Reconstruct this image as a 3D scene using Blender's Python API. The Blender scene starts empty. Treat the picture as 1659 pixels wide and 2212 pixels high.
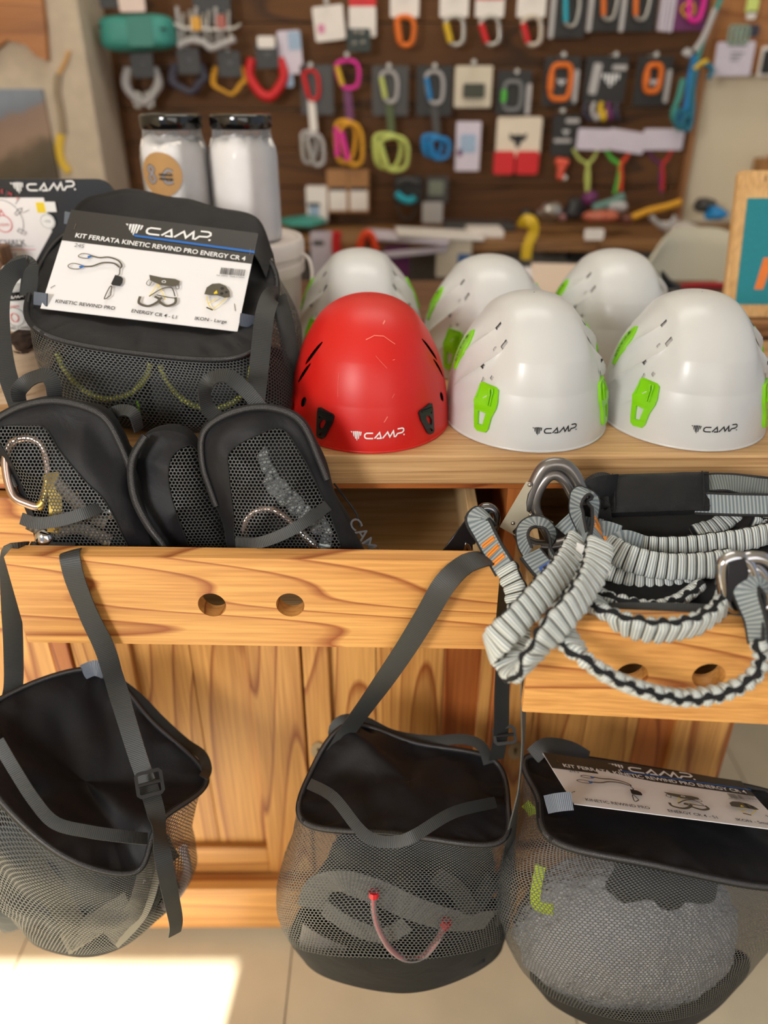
import bpy, bmesh, math, random
from mathutils import Vector, Matrix, noise
from mathutils.geometry import tessellate_polygon
random.seed(7)
C = bpy.context.scene.collection
PI = math.pi
def R(d): return math.radians(d)
# ------------------------------------------------------------------ camera, light, exposure
PITCH, FPX, CAMZ = R(29.0), 1661.0, 1.40
cam_d = bpy.data.cameras.new('camera'); cam = bpy.data.objects.new('camera', cam_d); C.objects.link(cam)
cam.location = (0, 0, CAMZ); cam.rotation_euler = (PI/2 - PITCH, 0, 0)
cam_d.sensor_fit = 'VERTICAL'; cam_d.sensor_height = 36.0; cam_d.lens = 36.0*FPX/2212.0
cam_d.clip_start = 0.02
cam_d.dof.use_dof = True; cam_d.dof.focus_distance = 0.90; cam_d.dof.aperture_fstop = 1.85
bpy.context.scene.camera = cam
sc = bpy.context.scene
sc.view_settings.view_transform = 'Standard'; sc.view_settings.look = 'None'
sc.view_settings.gamma = 1.0; sc.view_settings.use_curve_mapping = False
sc.view_settings.exposure = -0.08
sc.cycles.transparent_max_bounces = 24; sc.cycles.max_bounces = 8
w = bpy.data.worlds.new('world'); sc.world = w; w.use_nodes = True
w.node_tree.nodes['Background'].inputs[0].default_value = (0.80, 0.88, 1.0, 1)
w.node_tree.nodes['Background'].inputs[1].default_value = 0.55
def lamp(name, kind, loc, aim, energy, col, size=(1, 1), angle=None):
    d = bpy.data.lights.new(name, kind); o = bpy.data.objects.new(name, d); C.objects.link(o)
    o.location = loc; d.energy = energy; d.color = col
    o.rotation_euler = (Vector(aim) - Vector(loc)).to_track_quat('-Z', 'Y').to_euler()
    if kind == 'AREA': d.shape = 'RECTANGLE'; d.size, d.size_y = size
    if angle: d.angle = angle
    return o
SUN_DIR = Vector((0.08, 1.0, -1.0))
lamp('sun', 'SUN', (0, 0, 4), Vector((0, 0, 4)) + SUN_DIR, 20.0, (1.0, 0.95, 0.86), angle=R(0.6))
lamp('assumed_key_light', 'AREA', (-1.15, -0.95, 1.80), (0.0, 0.9, 0.75), 34, (1.0, 0.97, 0.93), (0.5, 0.5))  # added key light, left-front direction assumed from soft shadows; no window built there
lamp('front_fill_light', 'AREA', (0.55, -1.15, 1.25), (0.1, 0.9, 0.5), 15, (0.97, 0.98, 1.0), (1.5, 1.5))  # added fill light from the front; the wall has no window there
lamp('overhead_fill_light', 'AREA', (0.1, 1.55, 2.75), (0.1, 1.75, 0.0), 12, (1.0, 0.95, 0.86), (1.4, 0.5))  # unseen overhead fill, added to light the back of the shop
# ------------------------------------------------------------------ helpers
def ray(px, py):
    x = (px-829.5)/FPX; u = (1106-py)/FPX
    return Vector((x, math.cos(PITCH)+math.sin(PITCH)*u, -math.sin(PITCH)+math.cos(PITCH)*u))
def W(px, py, Y):
    r = ray(px, py); t = Y/r.y
    return Vector((r.x*t, Y, CAMZ+r.z*t))
def Zp(px, py, Z):
    r = ray(px, py); t = (Z-CAMZ)/r.z
    return Vector((r.x*t, r.y*t, Z))
def px_m(px, py, Y):
    return FPX*ray(px, py).y/Y
def spline(P, n, closed=False):
    P = [Vector(p) for p in P]; k = len(P); out = []
    segs = k if closed else k-1
    m = max(1, n//segs) if closed else None
    tot = n if closed else n-1
    for i in range(n):
        f = i*segs/(n if closed else (n-1)); a = min(int(f), segs-1); t = f-a
        def g(j): return P[j % k] if closed else P[max(0, min(k-1, j))]
        p0, p1, p2, p3 = g(a-1), g(a), g(a+1), g(a+2)
        out.append(0.5*((2*p1)+(p2-p0)*t+(2*p0-5*p1+4*p2-p3)*t*t+(3*p1-p0-3*p2+p3)*t**3))
    return out
def evenly(P, n):
    L = [0.0]
    for a, b in zip(P, P[1:]): L.append(L[-1]+(b-a).length)
    out, j = [], 0
    for i in range(n):
        d = L[-1]*i/(n-1)
        while j < len(L)-2 and L[j+1] < d: j += 1
        t = (d-L[j])/max(1e-9, L[j+1]-L[j]); out.append(P[j].lerp(P[j+1], min(1, t)))
    return out
def pp(pts, n=40): return spline([W(*p) for p in pts], n)
def length(P): return sum((b-a).length for a, b in zip(P, P[1:]))
CAMP = Vector((0, 0, CAMZ))
class MB:
    def __init__(s): s.v = []; s.f = []; s.uv = []; s.m = []
    def add(s, v, f, uv=None, m=0):
        o = len(s.v); s.v += [Vector(p) for p in v]; s.uv += uv if uv else [(p[0], p[2]) for p in v]
        for q in f: s.f.append([i+o for i in q]); s.m.append(m)
        return s
    def box(s, a, b, m=0, M=None):
        (x0, y0, z0), (x1, y1, z1) = a, b
        v = [Vector((x, y, z)) for z in (z0, z1) for y in (y0, y1) for x in (x0, x1)]
        if M: v = [M @ p for p in v]
        return s.add(v, [(0, 2, 3, 1), (4, 5, 7, 6), (0, 1, 5, 4), (2, 6, 7, 3), (0, 4, 6, 2), (1, 3, 7, 5)], None, m)
    def grid(s, P, cu=False, cv=False, uv=None, m=0):
        a, b = len(P), len(P[0])
        v = [p for row in P for p in row]
        u = [uv(i, j) for i in range(a) for j in range(b)] if uv else None
        f = []
        for i in range(a if cu else a-1):
            for j in range(b if cv else b-1):
                f.append((i*b+j, i*b+(j+1) % b, ((i+1) % a)*b+(j+1) % b, ((i+1) % a)*b+j))
        return s.add(v, f, u, m)
    def frames(s, P, closed=False):
        n = len(P); T = []
        for i in range(n):
            a = P[(i-1) % n] if closed else P[max(0, i-1)]
            b = P[(i+1) % n] if closed else P[min(n-1, i+1)]
            T.append((b-a).normalized() if (b-a).length > 1e-9 else Vector((0, 0, 1)))
        return T
    def tube(s, P, r, n=8, closed=False, m=0, flat=1.0):
        P = [Vector(p) for p in P]; T = s.frames(P, closed)
        N = T[0].orthogonal().normalized(); rows = []; L = 0
        Ls = []
        for i, p in enumerate(P):
            if i: L += (p-P[i-1]).length
            Ls.append(L)
            N = (N-T[i]*N.dot(T[i])).normalized(); B = T[i].cross(N)
            rr = r[i] if isinstance(r, (list, tuple)) else r
            rows.append([p+(N*math.cos(2*PI*k/n)+B*math.sin(2*PI*k/n)*flat)*rr for k in range(n)])
        s.grid(rows, closed, True, lambda i, j: (j/n*0.02, Ls[i]), m)
        if not closed:
            for row, q in ((rows[0], 1), (rows[-1], 0)):
                ix = list(range(n)); s.add(row, [ix if q else ix[::-1]], [(0, 0)]*n, m)
        return s
    def ribbon(s, P, w, t=0.0016, nrm=None, m=0):
        """flat webbing: nrm None = faces the viewer's side of the room, a Vector, or a list over the path"""
        P = [Vector(p) for p in P]; T = s.frames(P); n = len(P); rows = []; L = 0; Ls = []
        for i, p in enumerate(P):
            if i: L += (p-P[i-1]).length
            Ls.append(L)
            if nrm is None: N = CAMP-p
            elif isinstance(nrm, list):
                f = i*(len(nrm)-1)/(n-1); a = min(int(f), len(nrm)-2); N = Vector(nrm[a]).lerp(Vector(nrm[a+1]), f-a)
            else: N = Vector(nrm)
            N = (N-T[i]*N.dot(T[i])).normalized(); B = T[i].cross(N)
            ww = (w[0]+(w[1]-w[0])*i/(n-1) if isinstance(w, tuple) else w)/2
            rows.append([p+B*ww+N*t/2, p+B*ww*.33+N*t*.62, p-B*ww*.33+N*t*.62, p-B*ww+N*t/2, p-B*ww-N*t/2, p+B*ww-N*t/2])
        us = [0, .33, .66, 1, 1, 0]
        s.grid(rows, False, True, lambda i, j: (us[j], Ls[i]), m)
        for row in (rows[0], rows[-1]): s.add(row, [list(range(6))], [(0, 0)]*6, m)
        return s
    def lathe(s, prof, c, n=32, m=0):
        rows = [[Vector((c[0]+r*math.cos(2*PI*k/n), c[1]+r*math.sin(2*PI*k/n), c[2]+z)) for k in range(n)] for r, z in prof]
        return s.grid(rows, False, True, lambda i, j: (j/n, prof[i][1]), m)
    def plate(s, outer, holes, fn, t, m=0, edge=0.0):
        """2D outline with holes, extruded: fn(u, v, w) -> point"""
        loops = [outer]+list(holes)
        tris = tessellate_polygon([[Vector((a, b, 0)) for a, b in l] for l in loops])
        flat = [p for l in loops for p in l]; n = len(flat)
        v = [fn(a, b, t) for a, b in flat]+[fn(a, b, 0) for a, b in flat]
        f = []
        for q in tris:
            ax, ay = flat[q[0]]; bx, by = flat[q[1]]; cx, cy = flat[q[2]]
            ccw = (bx-ax)*(cy-ay)-(by-ay)*(cx-ax) > 0
            q = q if ccw else q[::-1]
            f.append(list(q)); f.append([i+n for i in q[::-1]])
        o = 0
        for l in loops:
            k = len(l)
            for i in range(k):
                a, b = o+i, o+(i+1) % k; f.append([a, b, b+n, a+n])
            o += k
        return s.add(v, f, [p for p in flat]*2, m)
    def build(s, name, mats, parent=None, smooth=True, bevel=0, ang=35):
        mats = mats if isinstance(mats, (list, tuple)) else [mats]
        org = ORG.get(parent.name, Vector()) if parent else Vector()
        me = bpy.data.meshes.new(name); me.from_pydata([tuple(p-org) for p in s.v], [], s.f)
        for q in mats: me.materials.append(q)
        if len(mats) > 1: me.polygons.foreach_set('material_index', s.m)
        ul = me.uv_layers.new(name='uv')
        li = [0]*len(me.loops); me.loops.foreach_get('vertex_index', li)
        ul.data.foreach_set('uv', [c for i in li for c in s.uv[i][:2]])
        me.update(); me.validate()
        if smooth:
            me.polygons.foreach_set('use_smooth', [True]*len(me.polygons)); me.set_sharp_from_angle(angle=R(ang))
        o = bpy.data.objects.new(name, me); C.objects.link(o)
        if parent: o.parent = parent; ORG[o.name] = org
        if bevel:
            b = o.modifiers.new('bevel', 'BEVEL'); b.width = bevel; b.segments = 2; b.limit_method = 'ANGLE'
        return o
ORG = {}
def thing(name, label, cat, loc=(0, 0, 0), group=None):
    o = bpy.data.objects.new(name, None); C.objects.link(o); o.location = loc; o.empty_display_size = .05
    o['label'] = label; o['category'] = cat
    if group: o['group'] = group
    ORG[o.name] = Vector(loc); return o
def tag(o, label, cat, group=None):
    o['label'] = label; o['category'] = cat
    if group: o['group'] = group
    return o
def struct(o): o['kind'] = 'structure'; return o
def copy_tree(root, loc, rz, label, group=None):
    r = root.copy(); C.objects.link(r); r.location = loc; r.rotation_euler = (0, 0, rz); r['label'] = label
    if group: r['group'] = group
    for ch in list(root.children):
        c = ch.copy(); C.objects.link(c); c.parent = r
        for g in list(ch.children):
            d = g.copy(); C.objects.link(d); d.parent = c
    return r
# ------------------------------------------------------------------ materials
def lin(c):
    return tuple((x/12.92 if x <= .04045 else ((x+.055)/1.055)**2.4) for x in [v/255 for v in c])+(1,)
MC = {}
def node(nt, t, **k):
    n = nt.nodes.new('ShaderNode'+t)
    for a, b in k.items():
        if hasattr(n, a): setattr(n, a, b)
        else: n.inputs[a].default_value = b
    return n
def base(name):
    m = bpy.data.materials.new(name); m.use_nodes = True; nt = m.node_tree
    return m, nt, nt.nodes['Principled BSDF']
def mth(nt, op, a, b=None, c=None):
    n = nt.nodes.new('ShaderNodeMath'); n.operation = op
    for i, x in enumerate((a, b, c)):
        if x is None: continue
        if isinstance(x, (int, float)): n.inputs[i].default_value = x
        else: nt.links.new(x, n.inputs[i])
    return n.outputs[0]
def ramp(nt, fac, stops):
    r = nt.nodes.new('ShaderNodeValToRGB'); e = r.color_ramp.elements
    while len(e) < len(stops): e.new(0.5)
    for q, (p, c) in zip(e, stops): q.position = p; q.color = c
    nt.links.new(fac, r.inputs[0]); return r.outputs[0]
def bump(nt, h, b, strength=.3, dist=.001):
    n = node(nt, 'Bump'); n.inputs['Strength'].default_value = strength; n.inputs['Distance'].default_value = dist
    nt.links.new(h, n.inputs['Height']); nt.links.new(n.outputs[0], b.inputs['Normal'])
def plain(name, c, rough=.5, metal=0.0, var=.08, nscale=30, bmp=.0, coat=0.0, sheen=0.0, spec=None, sss=0.0):
    if name in MC: return MC[name]
    m, nt, b = base(name); b.inputs['Roughness'].default_value = rough; b.inputs['Metallic'].default_value = metal
    b.inputs['Coat Weight'].default_value = coat; b.inputs['Sheen Weight'].default_value = sheen
    if spec is not None: b.inputs['Specular IOR Level'].default_value = spec
    tc = node(nt, 'TexCoord'); nz = node(nt, 'TexNoise'); nz.inputs['Scale'].default_value = nscale; nz.inputs['Detail'].default_value = 4
    nt.links.new(tc.outputs['Object'], nz.inputs['Vector'])
    l = lin(c); d = tuple(x*(1-var) for x in l[:3])+(1,); h = tuple(min(1, x*(1+var)) for x in l[:3])+(1,)
    nt.links.new(ramp(nt, nz.outputs[0], [(.3, d), (.7, h)]), b.inputs['Base Color'])
    if bmp: bump(nt, nz.outputs[0], b, bmp)
    MC[name] = m; return m
def wood(name, light, dark, axis='x', rings=13, rough=.45, freq=1.0, contrast=1.0):
    if name in MC: return MC[name]
    m, nt, b = base(name); b.inputs['Roughness'].default_value = rough
    tc = node(nt, 'TexCoord'); oi = node(nt, 'ObjectInfo')
    off = node(nt, 'VectorMath', operation='MULTIPLY_ADD')
    nt.links.new(oi.outputs['Random'], off.inputs[0]); off.inputs[1].default_value = (7.3, 5.1, 9.7)
    nt.links.new(tc.outputs['Object'], off.inputs[2])
    def mp(sa, sb):
        q = node(nt, 'Mapping'); s = [sb]*3; s['xyz'.index(axis)] = sa
        q.inputs['Scale'].default_value = s; nt.links.new(off.outputs[0], q.inputs['Vector']); return q.outputs[0]
    n1 = node(nt, 'TexNoise'); n1.inputs['Scale'].default_value = 1.0; n1.inputs['Detail'].default_value = 1.2; n1.inputs['Distortion'].default_value = .1
    nt.links.new(mp(.55*freq, 6.5*freq), n1.inputs['Vector'])
    v = mth(nt, 'FRACT', mth(nt, 'MULTIPLY', n1.outputs[0], rings))
    n2 = node(nt, 'TexNoise'); n2.inputs['Scale'].default_value = 1.0; n2.inputs['Detail'].default_value = 3
    nt.links.new(mp(6, 260), n2.inputs['Vector'])
    n3 = node(nt, 'TexNoise'); n3.inputs['Scale'].default_value = 1.0; n3.inputs['Detail'].default_value = 2
    nt.links.new(mp(1.2, 5), n3.inputs['Vector'])
    L, D = lin(light), lin(dark); mid = tuple(a*.7+c*.3 for a, c in zip(L, D))
    dk = tuple(a*(1-contrast)+c*contrast for a, c in zip(L, D))
    col = ramp(nt, v, [(0.0, L), (.45, tuple(a*.86+c*.14 for a, c in zip(L, D))), (.80, mid), (.93, dk), (1.0, L)])
    mx = node(nt, 'Mix', data_type='RGBA', blend_type='MULTIPLY'); mx.inputs[0].default_value = 1.0
    nt.links.new(col, mx.inputs[6])
    nt.links.new(ramp(nt, mth(nt, 'ADD', mth(nt, 'MULTIPLY', n2.outputs[0], .6), mth(nt, 'MULTIPLY', n3.outputs[0], .4)), [(.36, (.70, .62, .55, 1)), (.6, (1, 1, 1, 1))]), mx.inputs[7])
    nt.links.new(mx.outputs[2], b.inputs['Base Color']); bump(nt, n2.outputs[0], b, .12)
    MC[name] = m; return m
def fabric(name, c, rough=.75, wr=.35):
    if name in MC: return MC[name]
    m, nt, b = base(name); b.inputs['Roughness'].default_value = rough; b.inputs['Base Color'].default_value = lin(c)
    b.inputs['Specular IOR Level'].default_value = .35; b.inputs['Sheen Weight'].default_value = .03; b.inputs['Sheen Roughness'].default_value = .4
    tc = node(nt, 'TexCoord'); a = node(nt, 'TexNoise'); a.inputs['Scale'].default_value = 22; a.inputs['Detail'].default_value = 3
    a.inputs['Distortion'].default_value = .8; nt.links.new(tc.outputs['Object'], a.inputs['Vector'])
    v = node(nt, 'TexVoronoi'); v.inputs['Scale'].default_value = 1100; nt.links.new(tc.outputs['Object'], v.inputs['Vector'])
    h = mth(nt, 'ADD', mth(nt, 'MULTIPLY', a.outputs[0], 6.0), mth(nt, 'MULTIPLY', v.outputs[0], .5))
    bump(nt, h, b, wr, .0012); MC[name] = m; return m
def webbing(name, c1, c2, period=.0022, rough=.6, axis=1, bs=.5, metal=0.0, mix=True):
    """stripes across a strap from its uv (v = metres along it)"""
    if name in MC: return MC[name]
    m, nt, b = base(name); b.inputs['Roughness'].default_value = rough; b.inputs['Metallic'].default_value = metal
    uv = node(nt, 'UVMap'); sp = node(nt, 'SeparateXYZ'); nt.links.new(uv.outputs[0], sp.inputs[0])
    s = mth(nt, 'PINGPONG', mth(nt, 'DIVIDE', sp.outputs[axis], period), .5)
    nt.links.new(ramp(nt, s, [(.1, lin(c1)), (.38, lin(c2))]), b.inputs['Base Color'])
    bump(nt, s, b, bs, .0008); MC[name] = m; return m
def net(name, c, cell=.0042, hole=.40, rough=.55):
    """knitted hexagon netting: round holes on a staggered lattice, cut by transparency"""
    if name in MC: return MC[name]
    m, nt, b = base(name); b.inputs['Roughness'].default_value = rough; b.inputs['Base Color'].default_value = lin(c)
    uv = node(nt, 'UVMap'); sp = node(nt, 'SeparateXYZ'); nt.links.new(uv.outputs[0], sp.inputs[0])
    u = mth(nt, 'DIVIDE', sp.outputs[0], cell); v = mth(nt, 'DIVIDE', sp.outputs[1], cell*1.732)
    def d(o):
        a = mth(nt, 'SUBTRACT', mth(nt, 'FRACT', mth(nt, 'ADD', u, o)), .5)
        e = mth(nt, 'MULTIPLY', mth(nt, 'SUBTRACT', mth(nt, 'FRACT', mth(nt, 'ADD', v, o)), .5), 1.732)
        return mth(nt, 'SQRT', mth(nt, 'ADD', mth(nt, 'MULTIPLY', a, a), mth(nt, 'MULTIPLY', e, e)))
    k = mth(nt, 'LESS_THAN', mth(nt, 'MINIMUM', d(0), d(.5)), hole)
    tr = node(nt, 'BsdfTransparent'); mx = node(nt, 'MixShader')
    nt.links.new(k, mx.inputs[0]); nt.links.new(b.outputs[0], mx.inputs[1]); nt.links.new(tr.outputs[0], mx.inputs[2])
    nt.links.new(mx.outputs[0], nt.nodes['Material Output'].inputs[0]); MC[name] = m; return m
def clear(name, c=(255, 255, 255), amount=.86, rough=.05, bumpy=0):
    if name in MC: return MC[name]
    m, nt, b = base(name); b.inputs['Roughness'].default_value = rough; b.inputs['Base Color'].default_value = lin(c)
    tr = node(nt, 'BsdfTransparent'); mx = node(nt, 'MixShader'); lw = node(nt, 'LayerWeight'); lw.inputs['Blend'].default_value = .35
    k = mth(nt, 'MULTIPLY', mth(nt, 'SUBTRACT', 1.0, lw.outputs['Fresnel']), amount)
    if bumpy:
        tc = node(nt, 'TexCoord'); v = node(nt, 'TexVoronoi'); v.inputs['Scale'].default_value = bumpy; nt.links.new(tc.outputs['Object'], v.inputs['Vector'])
        n = node(nt, 'TexNoise'); n.inputs['Scale'].default_value = 60; nt.links.new(tc.outputs['Object'], n.inputs['Vector'])
        h = mth(nt, 'ADD', v.outputs[0], mth(nt, 'MULTIPLY', n.outputs[0], 2)); bump(nt, h, b, 1.0, .006)
    nt.links.new(k, mx.inputs[0]); nt.links.new(b.outputs[0], mx.inputs[1]); nt.links.new(tr.outputs[0], mx.inputs[2])
    nt.links.new(mx.outputs[0], nt.nodes['Material Output'].inputs[0]); MC[name] = m; return m
PINE = dict(light=(230, 172, 98), dark=(158, 86, 38))
def pine(ax): return wood('pine_'+ax, PINE['light'], PINE['dark'], ax, 17)
PINE_D = lambda ax: wood('pine_red_'+ax, (196, 118, 58), (140, 66, 28), ax, 15)
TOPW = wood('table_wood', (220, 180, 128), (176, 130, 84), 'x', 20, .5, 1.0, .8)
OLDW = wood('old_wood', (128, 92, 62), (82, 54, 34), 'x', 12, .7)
RAWW = lambda ax: wood('raw_wood_'+ax, (222, 190, 140), (190, 148, 96), ax, 9, .6, 1, .7)
DARKP = wood('dark_plank', (104, 66, 26), (62, 37, 13), 'x', 9, .75)
BLK = fabric('black_nylon', (14, 14, 19), .58, .25)
BLK2 = fabric('black_cordura', (13, 13, 14), .8, .25)
STRAP = webbing('black_strap', (30, 31, 31), (52, 54, 54), .0021, .5, 1, .4)
ZIP = webbing('zip_teeth', (10, 10, 11), (84, 84, 88), .0015, .35, 1, .9)
TAPE = plain('zip_tape', (18, 18, 19), .8)
NET = net('black_net', (76, 78, 79), .0057, .37); NETA = net('kit_black_net', (66, 68, 68), .0052, .37); NETF = net('fine_black_net', (64, 65, 65), .0043, .375)
WHITE = plain('white_plastic', (206, 207, 207), .34, coat=.1, var=.01)
LIME = plain('lime_plastic', (128, 205, 12), .3, var=.02)
BLKP = plain('black_plastic', (22, 23, 26), .35)
STEEL = plain('steel', (170, 165, 160), .22, 1.0)
GUN = plain('gunmetal', (128, 124, 122), .30, .75)
CHROME = plain('chrome', (190, 190, 195), .12, 1.0)
INKW = plain('ink_white', (236, 236, 236), .6, var=.01); INKB = plain('ink_black', (26, 26, 28), .6, var=.01)
INKG = plain('ink_grey', (96, 96, 100), .6, var=.02); INKR = plain('ink_red', (214, 70, 84), .6, var=.02)
INKBL = plain('ink_blue', (28, 104, 188), .6, var=.02); INKY = plain('ink_yellow', (236, 206, 20), .6, var=.02)
INKOL = plain('ink_olive', (84, 78, 66), .6, var=.02)
# ------------------------------------------------------------------ flat print
class Art:
    def __init__(s): s.t = []        # (points, faces, ink)
    def poly(s, P, k):
        tr = tessellate_polygon([[Vector((a, b, 0)) for a, b in P]]); s.t.append(([tuple(p) for p in P], [list(q) for q in tr], k))
    def rect(s, a, b, c, d, k): s.poly([(a, b), (c, b), (c, d), (a, d)], k)
    def disc(s, x, y, r, k, n=20, ry=None): s.poly([(x+r*math.cos(2*PI*i/n), y+(ry or r)*math.sin(2*PI*i/n)) for i in range(n)], k)
    def stroke(s, P, w, k, closed=False, step=None):
        P = [Vector((a, b)) for a, b in P]
        if closed: P = P+[P[0]]
        if step:
            Q = []
            for a, b in zip(P, P[1:]):
                n = max(1, int((b-a).length/step)); Q += [a.lerp(b, i/n) for i in range(n)]
            P = Q+[P[-1]]
        L, Rr = [], []
        n = len(P)
        for i, p in enumerate(P):
            a = (p-P[i-1]).normalized() if i else None
            b = (P[i+1]-p).normalized() if i < n-1 else None
            if closed and i in (0, n-1): a = (P[-1]-P[-2]).normalized(); b = (P[1]-P[0]).normalized()
            t = ((a or b)+(b or a)).normalized() if (a and b and ((a+b).length > .2)) else (a or b)
            nn = Vector((-t.y, t.x)); sc_ = 1.0
            if a and b: sc_ = min(2.0, 1/max(.4, nn.dot(Vector((-a.y, a.x)))))
            L.append(p+nn*w/2*sc_); Rr.append(p-nn*w/2*sc_)
        v = [tuple(q) for q in L+Rr]
        s.t.append((v, [[i+n, i+1+n, i+1, i] for i in range(n-1)], k))
    def text(s, body, x, y, size, k, width=None, align='LEFT', bold=0.0, ang=0.0):
        """size = cap height; width = stretch to this length"""
        cu = bpy.data.curves.new('t', 'FONT'); cu.body = body; cu.size = 1.0; cu.resolution_u = 3; cu.offset = bold
        o = bpy.data.objects.new('t', cu); C.objects.link(o)
        me = bpy.data.meshes.new_from_object(o.evaluated_get(bpy.context.evaluated_depsgraph_get()))
        v = [(p.co.x, p.co.y) for p in me.vertices]; f = [list(p.vertices) for p in me.polygons]
        bpy.data.objects.remove(o); bpy.data.curves.remove(cu); bpy.data.meshes.remove(me)
        if not v: return
        x0 = min(a for a, _ in v); x1 = max(a for a, _ in v); sy = size/.70; sx = width/(x1-x0) if width else sy
        off = {'LEFT': 0, 'CENTER': .5, 'RIGHT': 1}[align]*(x1-x0)
        ca, sa = math.cos(ang), math.sin(ang)
        q = [((a-x0-off)*sx, b*sy) for a, b in v]
        s.t.append(([(x+a*ca-b*sa, y+a*sa+b*ca) for a, b in q], f, k))
    def logo(s, x, y, h, k, emblem=True):
        """mark of slanted bars and the word CAMP. with its lower left at x, y and letters h tall"""
        g = h/92.0
        def q(P): return [(x+(a-535)*g, y+(1478-b)*g) for a, b in P]
        st = 3.2*h/20
        if emblem:
            for P in ([(536, 1404), (556, 1404), (553, 1424)], [(564, 1404), (582, 1402), (579, 1466), (569, 1448)],
                      [(587, 1401), (603, 1400), (602, 1484), (590, 1478)], [(608, 1399), (624, 1399), (613, 1502), (606, 1496)],
                      [(630, 1400), (646, 1401), (634, 1478), (624, 1484)], [(652, 1402), (666, 1404), (660, 1438), (648, 1452)]):
                s.poly(q(P)[::-1], k)
        st_ = g*9
        for P in ([(797, 1417), (725, 1417), (705, 1428), (699, 1448), (706, 1466), (725, 1473), (797, 1473)],
                  [(812, 1473), (872, 1412), (888, 1473), (838, 1473)],
                  [(905, 1474), (966, 1412), (990, 1466), (1036, 1404), (1044, 1474)],
                  [(1054, 1474), (1084, 1440), (1142, 1436), (1163, 1418), (1160, 1398), (1144, 1389), (1086, 1391)]):
            s.stroke(q(P), g*15, k, step=st_)
        s.disc(x+(1163-535)*g, y+(1478-1462)*g, g*9, k, 10)
    def build(s, name, fn, inks, parent, lift=.0003, each=.00006):
        mb = MB(); order = list(inks)
        for n, (v, f, k) in enumerate(s.t):
            P = [fn(a, b, lift+n*each) for a, b in v]
            # wind every face towards +w
            g = []
            for q in f:
                (ax, ay), (bx, by), (cx, cy) = v[q[0]], v[q[1]], v[q[2]]
                g.append(q if (bx-ax)*(cy-ay)-(by-ay)*(cx-ax) >= 0 else q[::-1])
            mb.add(P, g, list(v), order.index(k))
        return mb.build(name, [inks[k] for k in order], parent, smooth=False)
INKS = {'w': INKW, 'k': INKB, 'g': INKG, 'r': INKR, 'b': INKBL, 'y': INKY, 'o': INKOL}
def quad_fn(tl, tr, br, bl):
    """bilinear sheet in metres: (u, v) with u to the right from the left edge and v up from the lower edge"""
    wd = ((tr-tl).length+(br-bl).length)/2; ht = ((tl-bl).length+(tr-br).length)/2
    n = (tr-tl).cross(tl-bl).normalized()
    if n.dot(CAMP-tl) < 0: n = -n
    def fn(u, v, w=0):
        a = u/wd; b = v/ht
        return bl.lerp(br, a).lerp(tl.lerp(tr, a), b)+n*w
    return fn, wd, ht
def homog(src):
    """pixel -> unit square for the pixel corners tl, tr, br, bl"""
    (x0, y0), (x1, y1), (x2, y2), (x3, y3) = src
    def fwd(u, v):
        return (x0*(1-u)*(1-v)+x1*u*(1-v)+x2*u*v+x3*(1-u)*v, y0*(1-u)*(1-v)+y1*u*(1-v)+y2*u*v+y3*(1-u)*v)
    def inv(p):
        u = v = .5
        for _ in range(20):
            fx, fy = fwd(u, v); e = 1e-4
            ax, ay = fwd(u+e, v); bx, by = fwd(u, v+e)
            a, b, c, d = (ax-fx)/e, (bx-fx)/e, (ay-fy)/e, (by-fy)/e
            det = a*d-b*c; rx, ry = p[0]-fx, p[1]-fy
            u += (rx*d-b*ry)/det; v += (a*ry-c*rx)/det
        return u, v
    return inv
# ================================================================== the room
WALLM = plain('white_wall', (214, 200, 172), .9, var=.02, nscale=6, bmp=.02)
YW = 2.40
struct(MB().box((-2.2, YW+.03, 0), (2.6, YW+.13, 2.8)).build('wall_back', WALLM))
struct(MB().box((-1.75, -1.3, 0), (-1.65, YW+.03, 2.8)).build('wall_left', WALLM))
struct(MB().box((-1.65, -1.32, 2.145), (2.6, -1.2, 2.8)).box((-.43, -1.32, 0), (2.6, -1.2, 2.145)).build('wall_front', WALLM))
struct(MB().box((-1.75, -1.32, 2.8), (2.6, YW+.13, 2.9)).build('ceiling', plain('ceiling_paint', (225, 222, 215), .9)))
# floor: large tiles with sunk joints, each tile a piece of the floor
FLT = plain('floor_tile', (208, 197, 170), .5, var=.10, nscale=5, bmp=.02); FLJ = plain('floor_joint', (150, 140, 122), .9)
fl = struct(MB().box((-1.75, -1.32, -.06), (2.6, YW+.13, -.004)).build('floor', FLJ))
tile_me = None
for i in range(8):
    for j in range(8):
        x, y = -1.70+i*.50+.03, -1.30+j*.46+.06
        if tile_me is None:
            t = MB().box((.001, .001, -.01), (.4985, .4585, 0)).build('tile', FLT, None, bevel=.0015); tile_me = t.data
        else:
            t = bpy.data.objects.new('tile', tile_me); C.objects.link(t)
        t.parent = fl; t.location = (x, y, random.uniform(-.0004, .0004))
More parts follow.
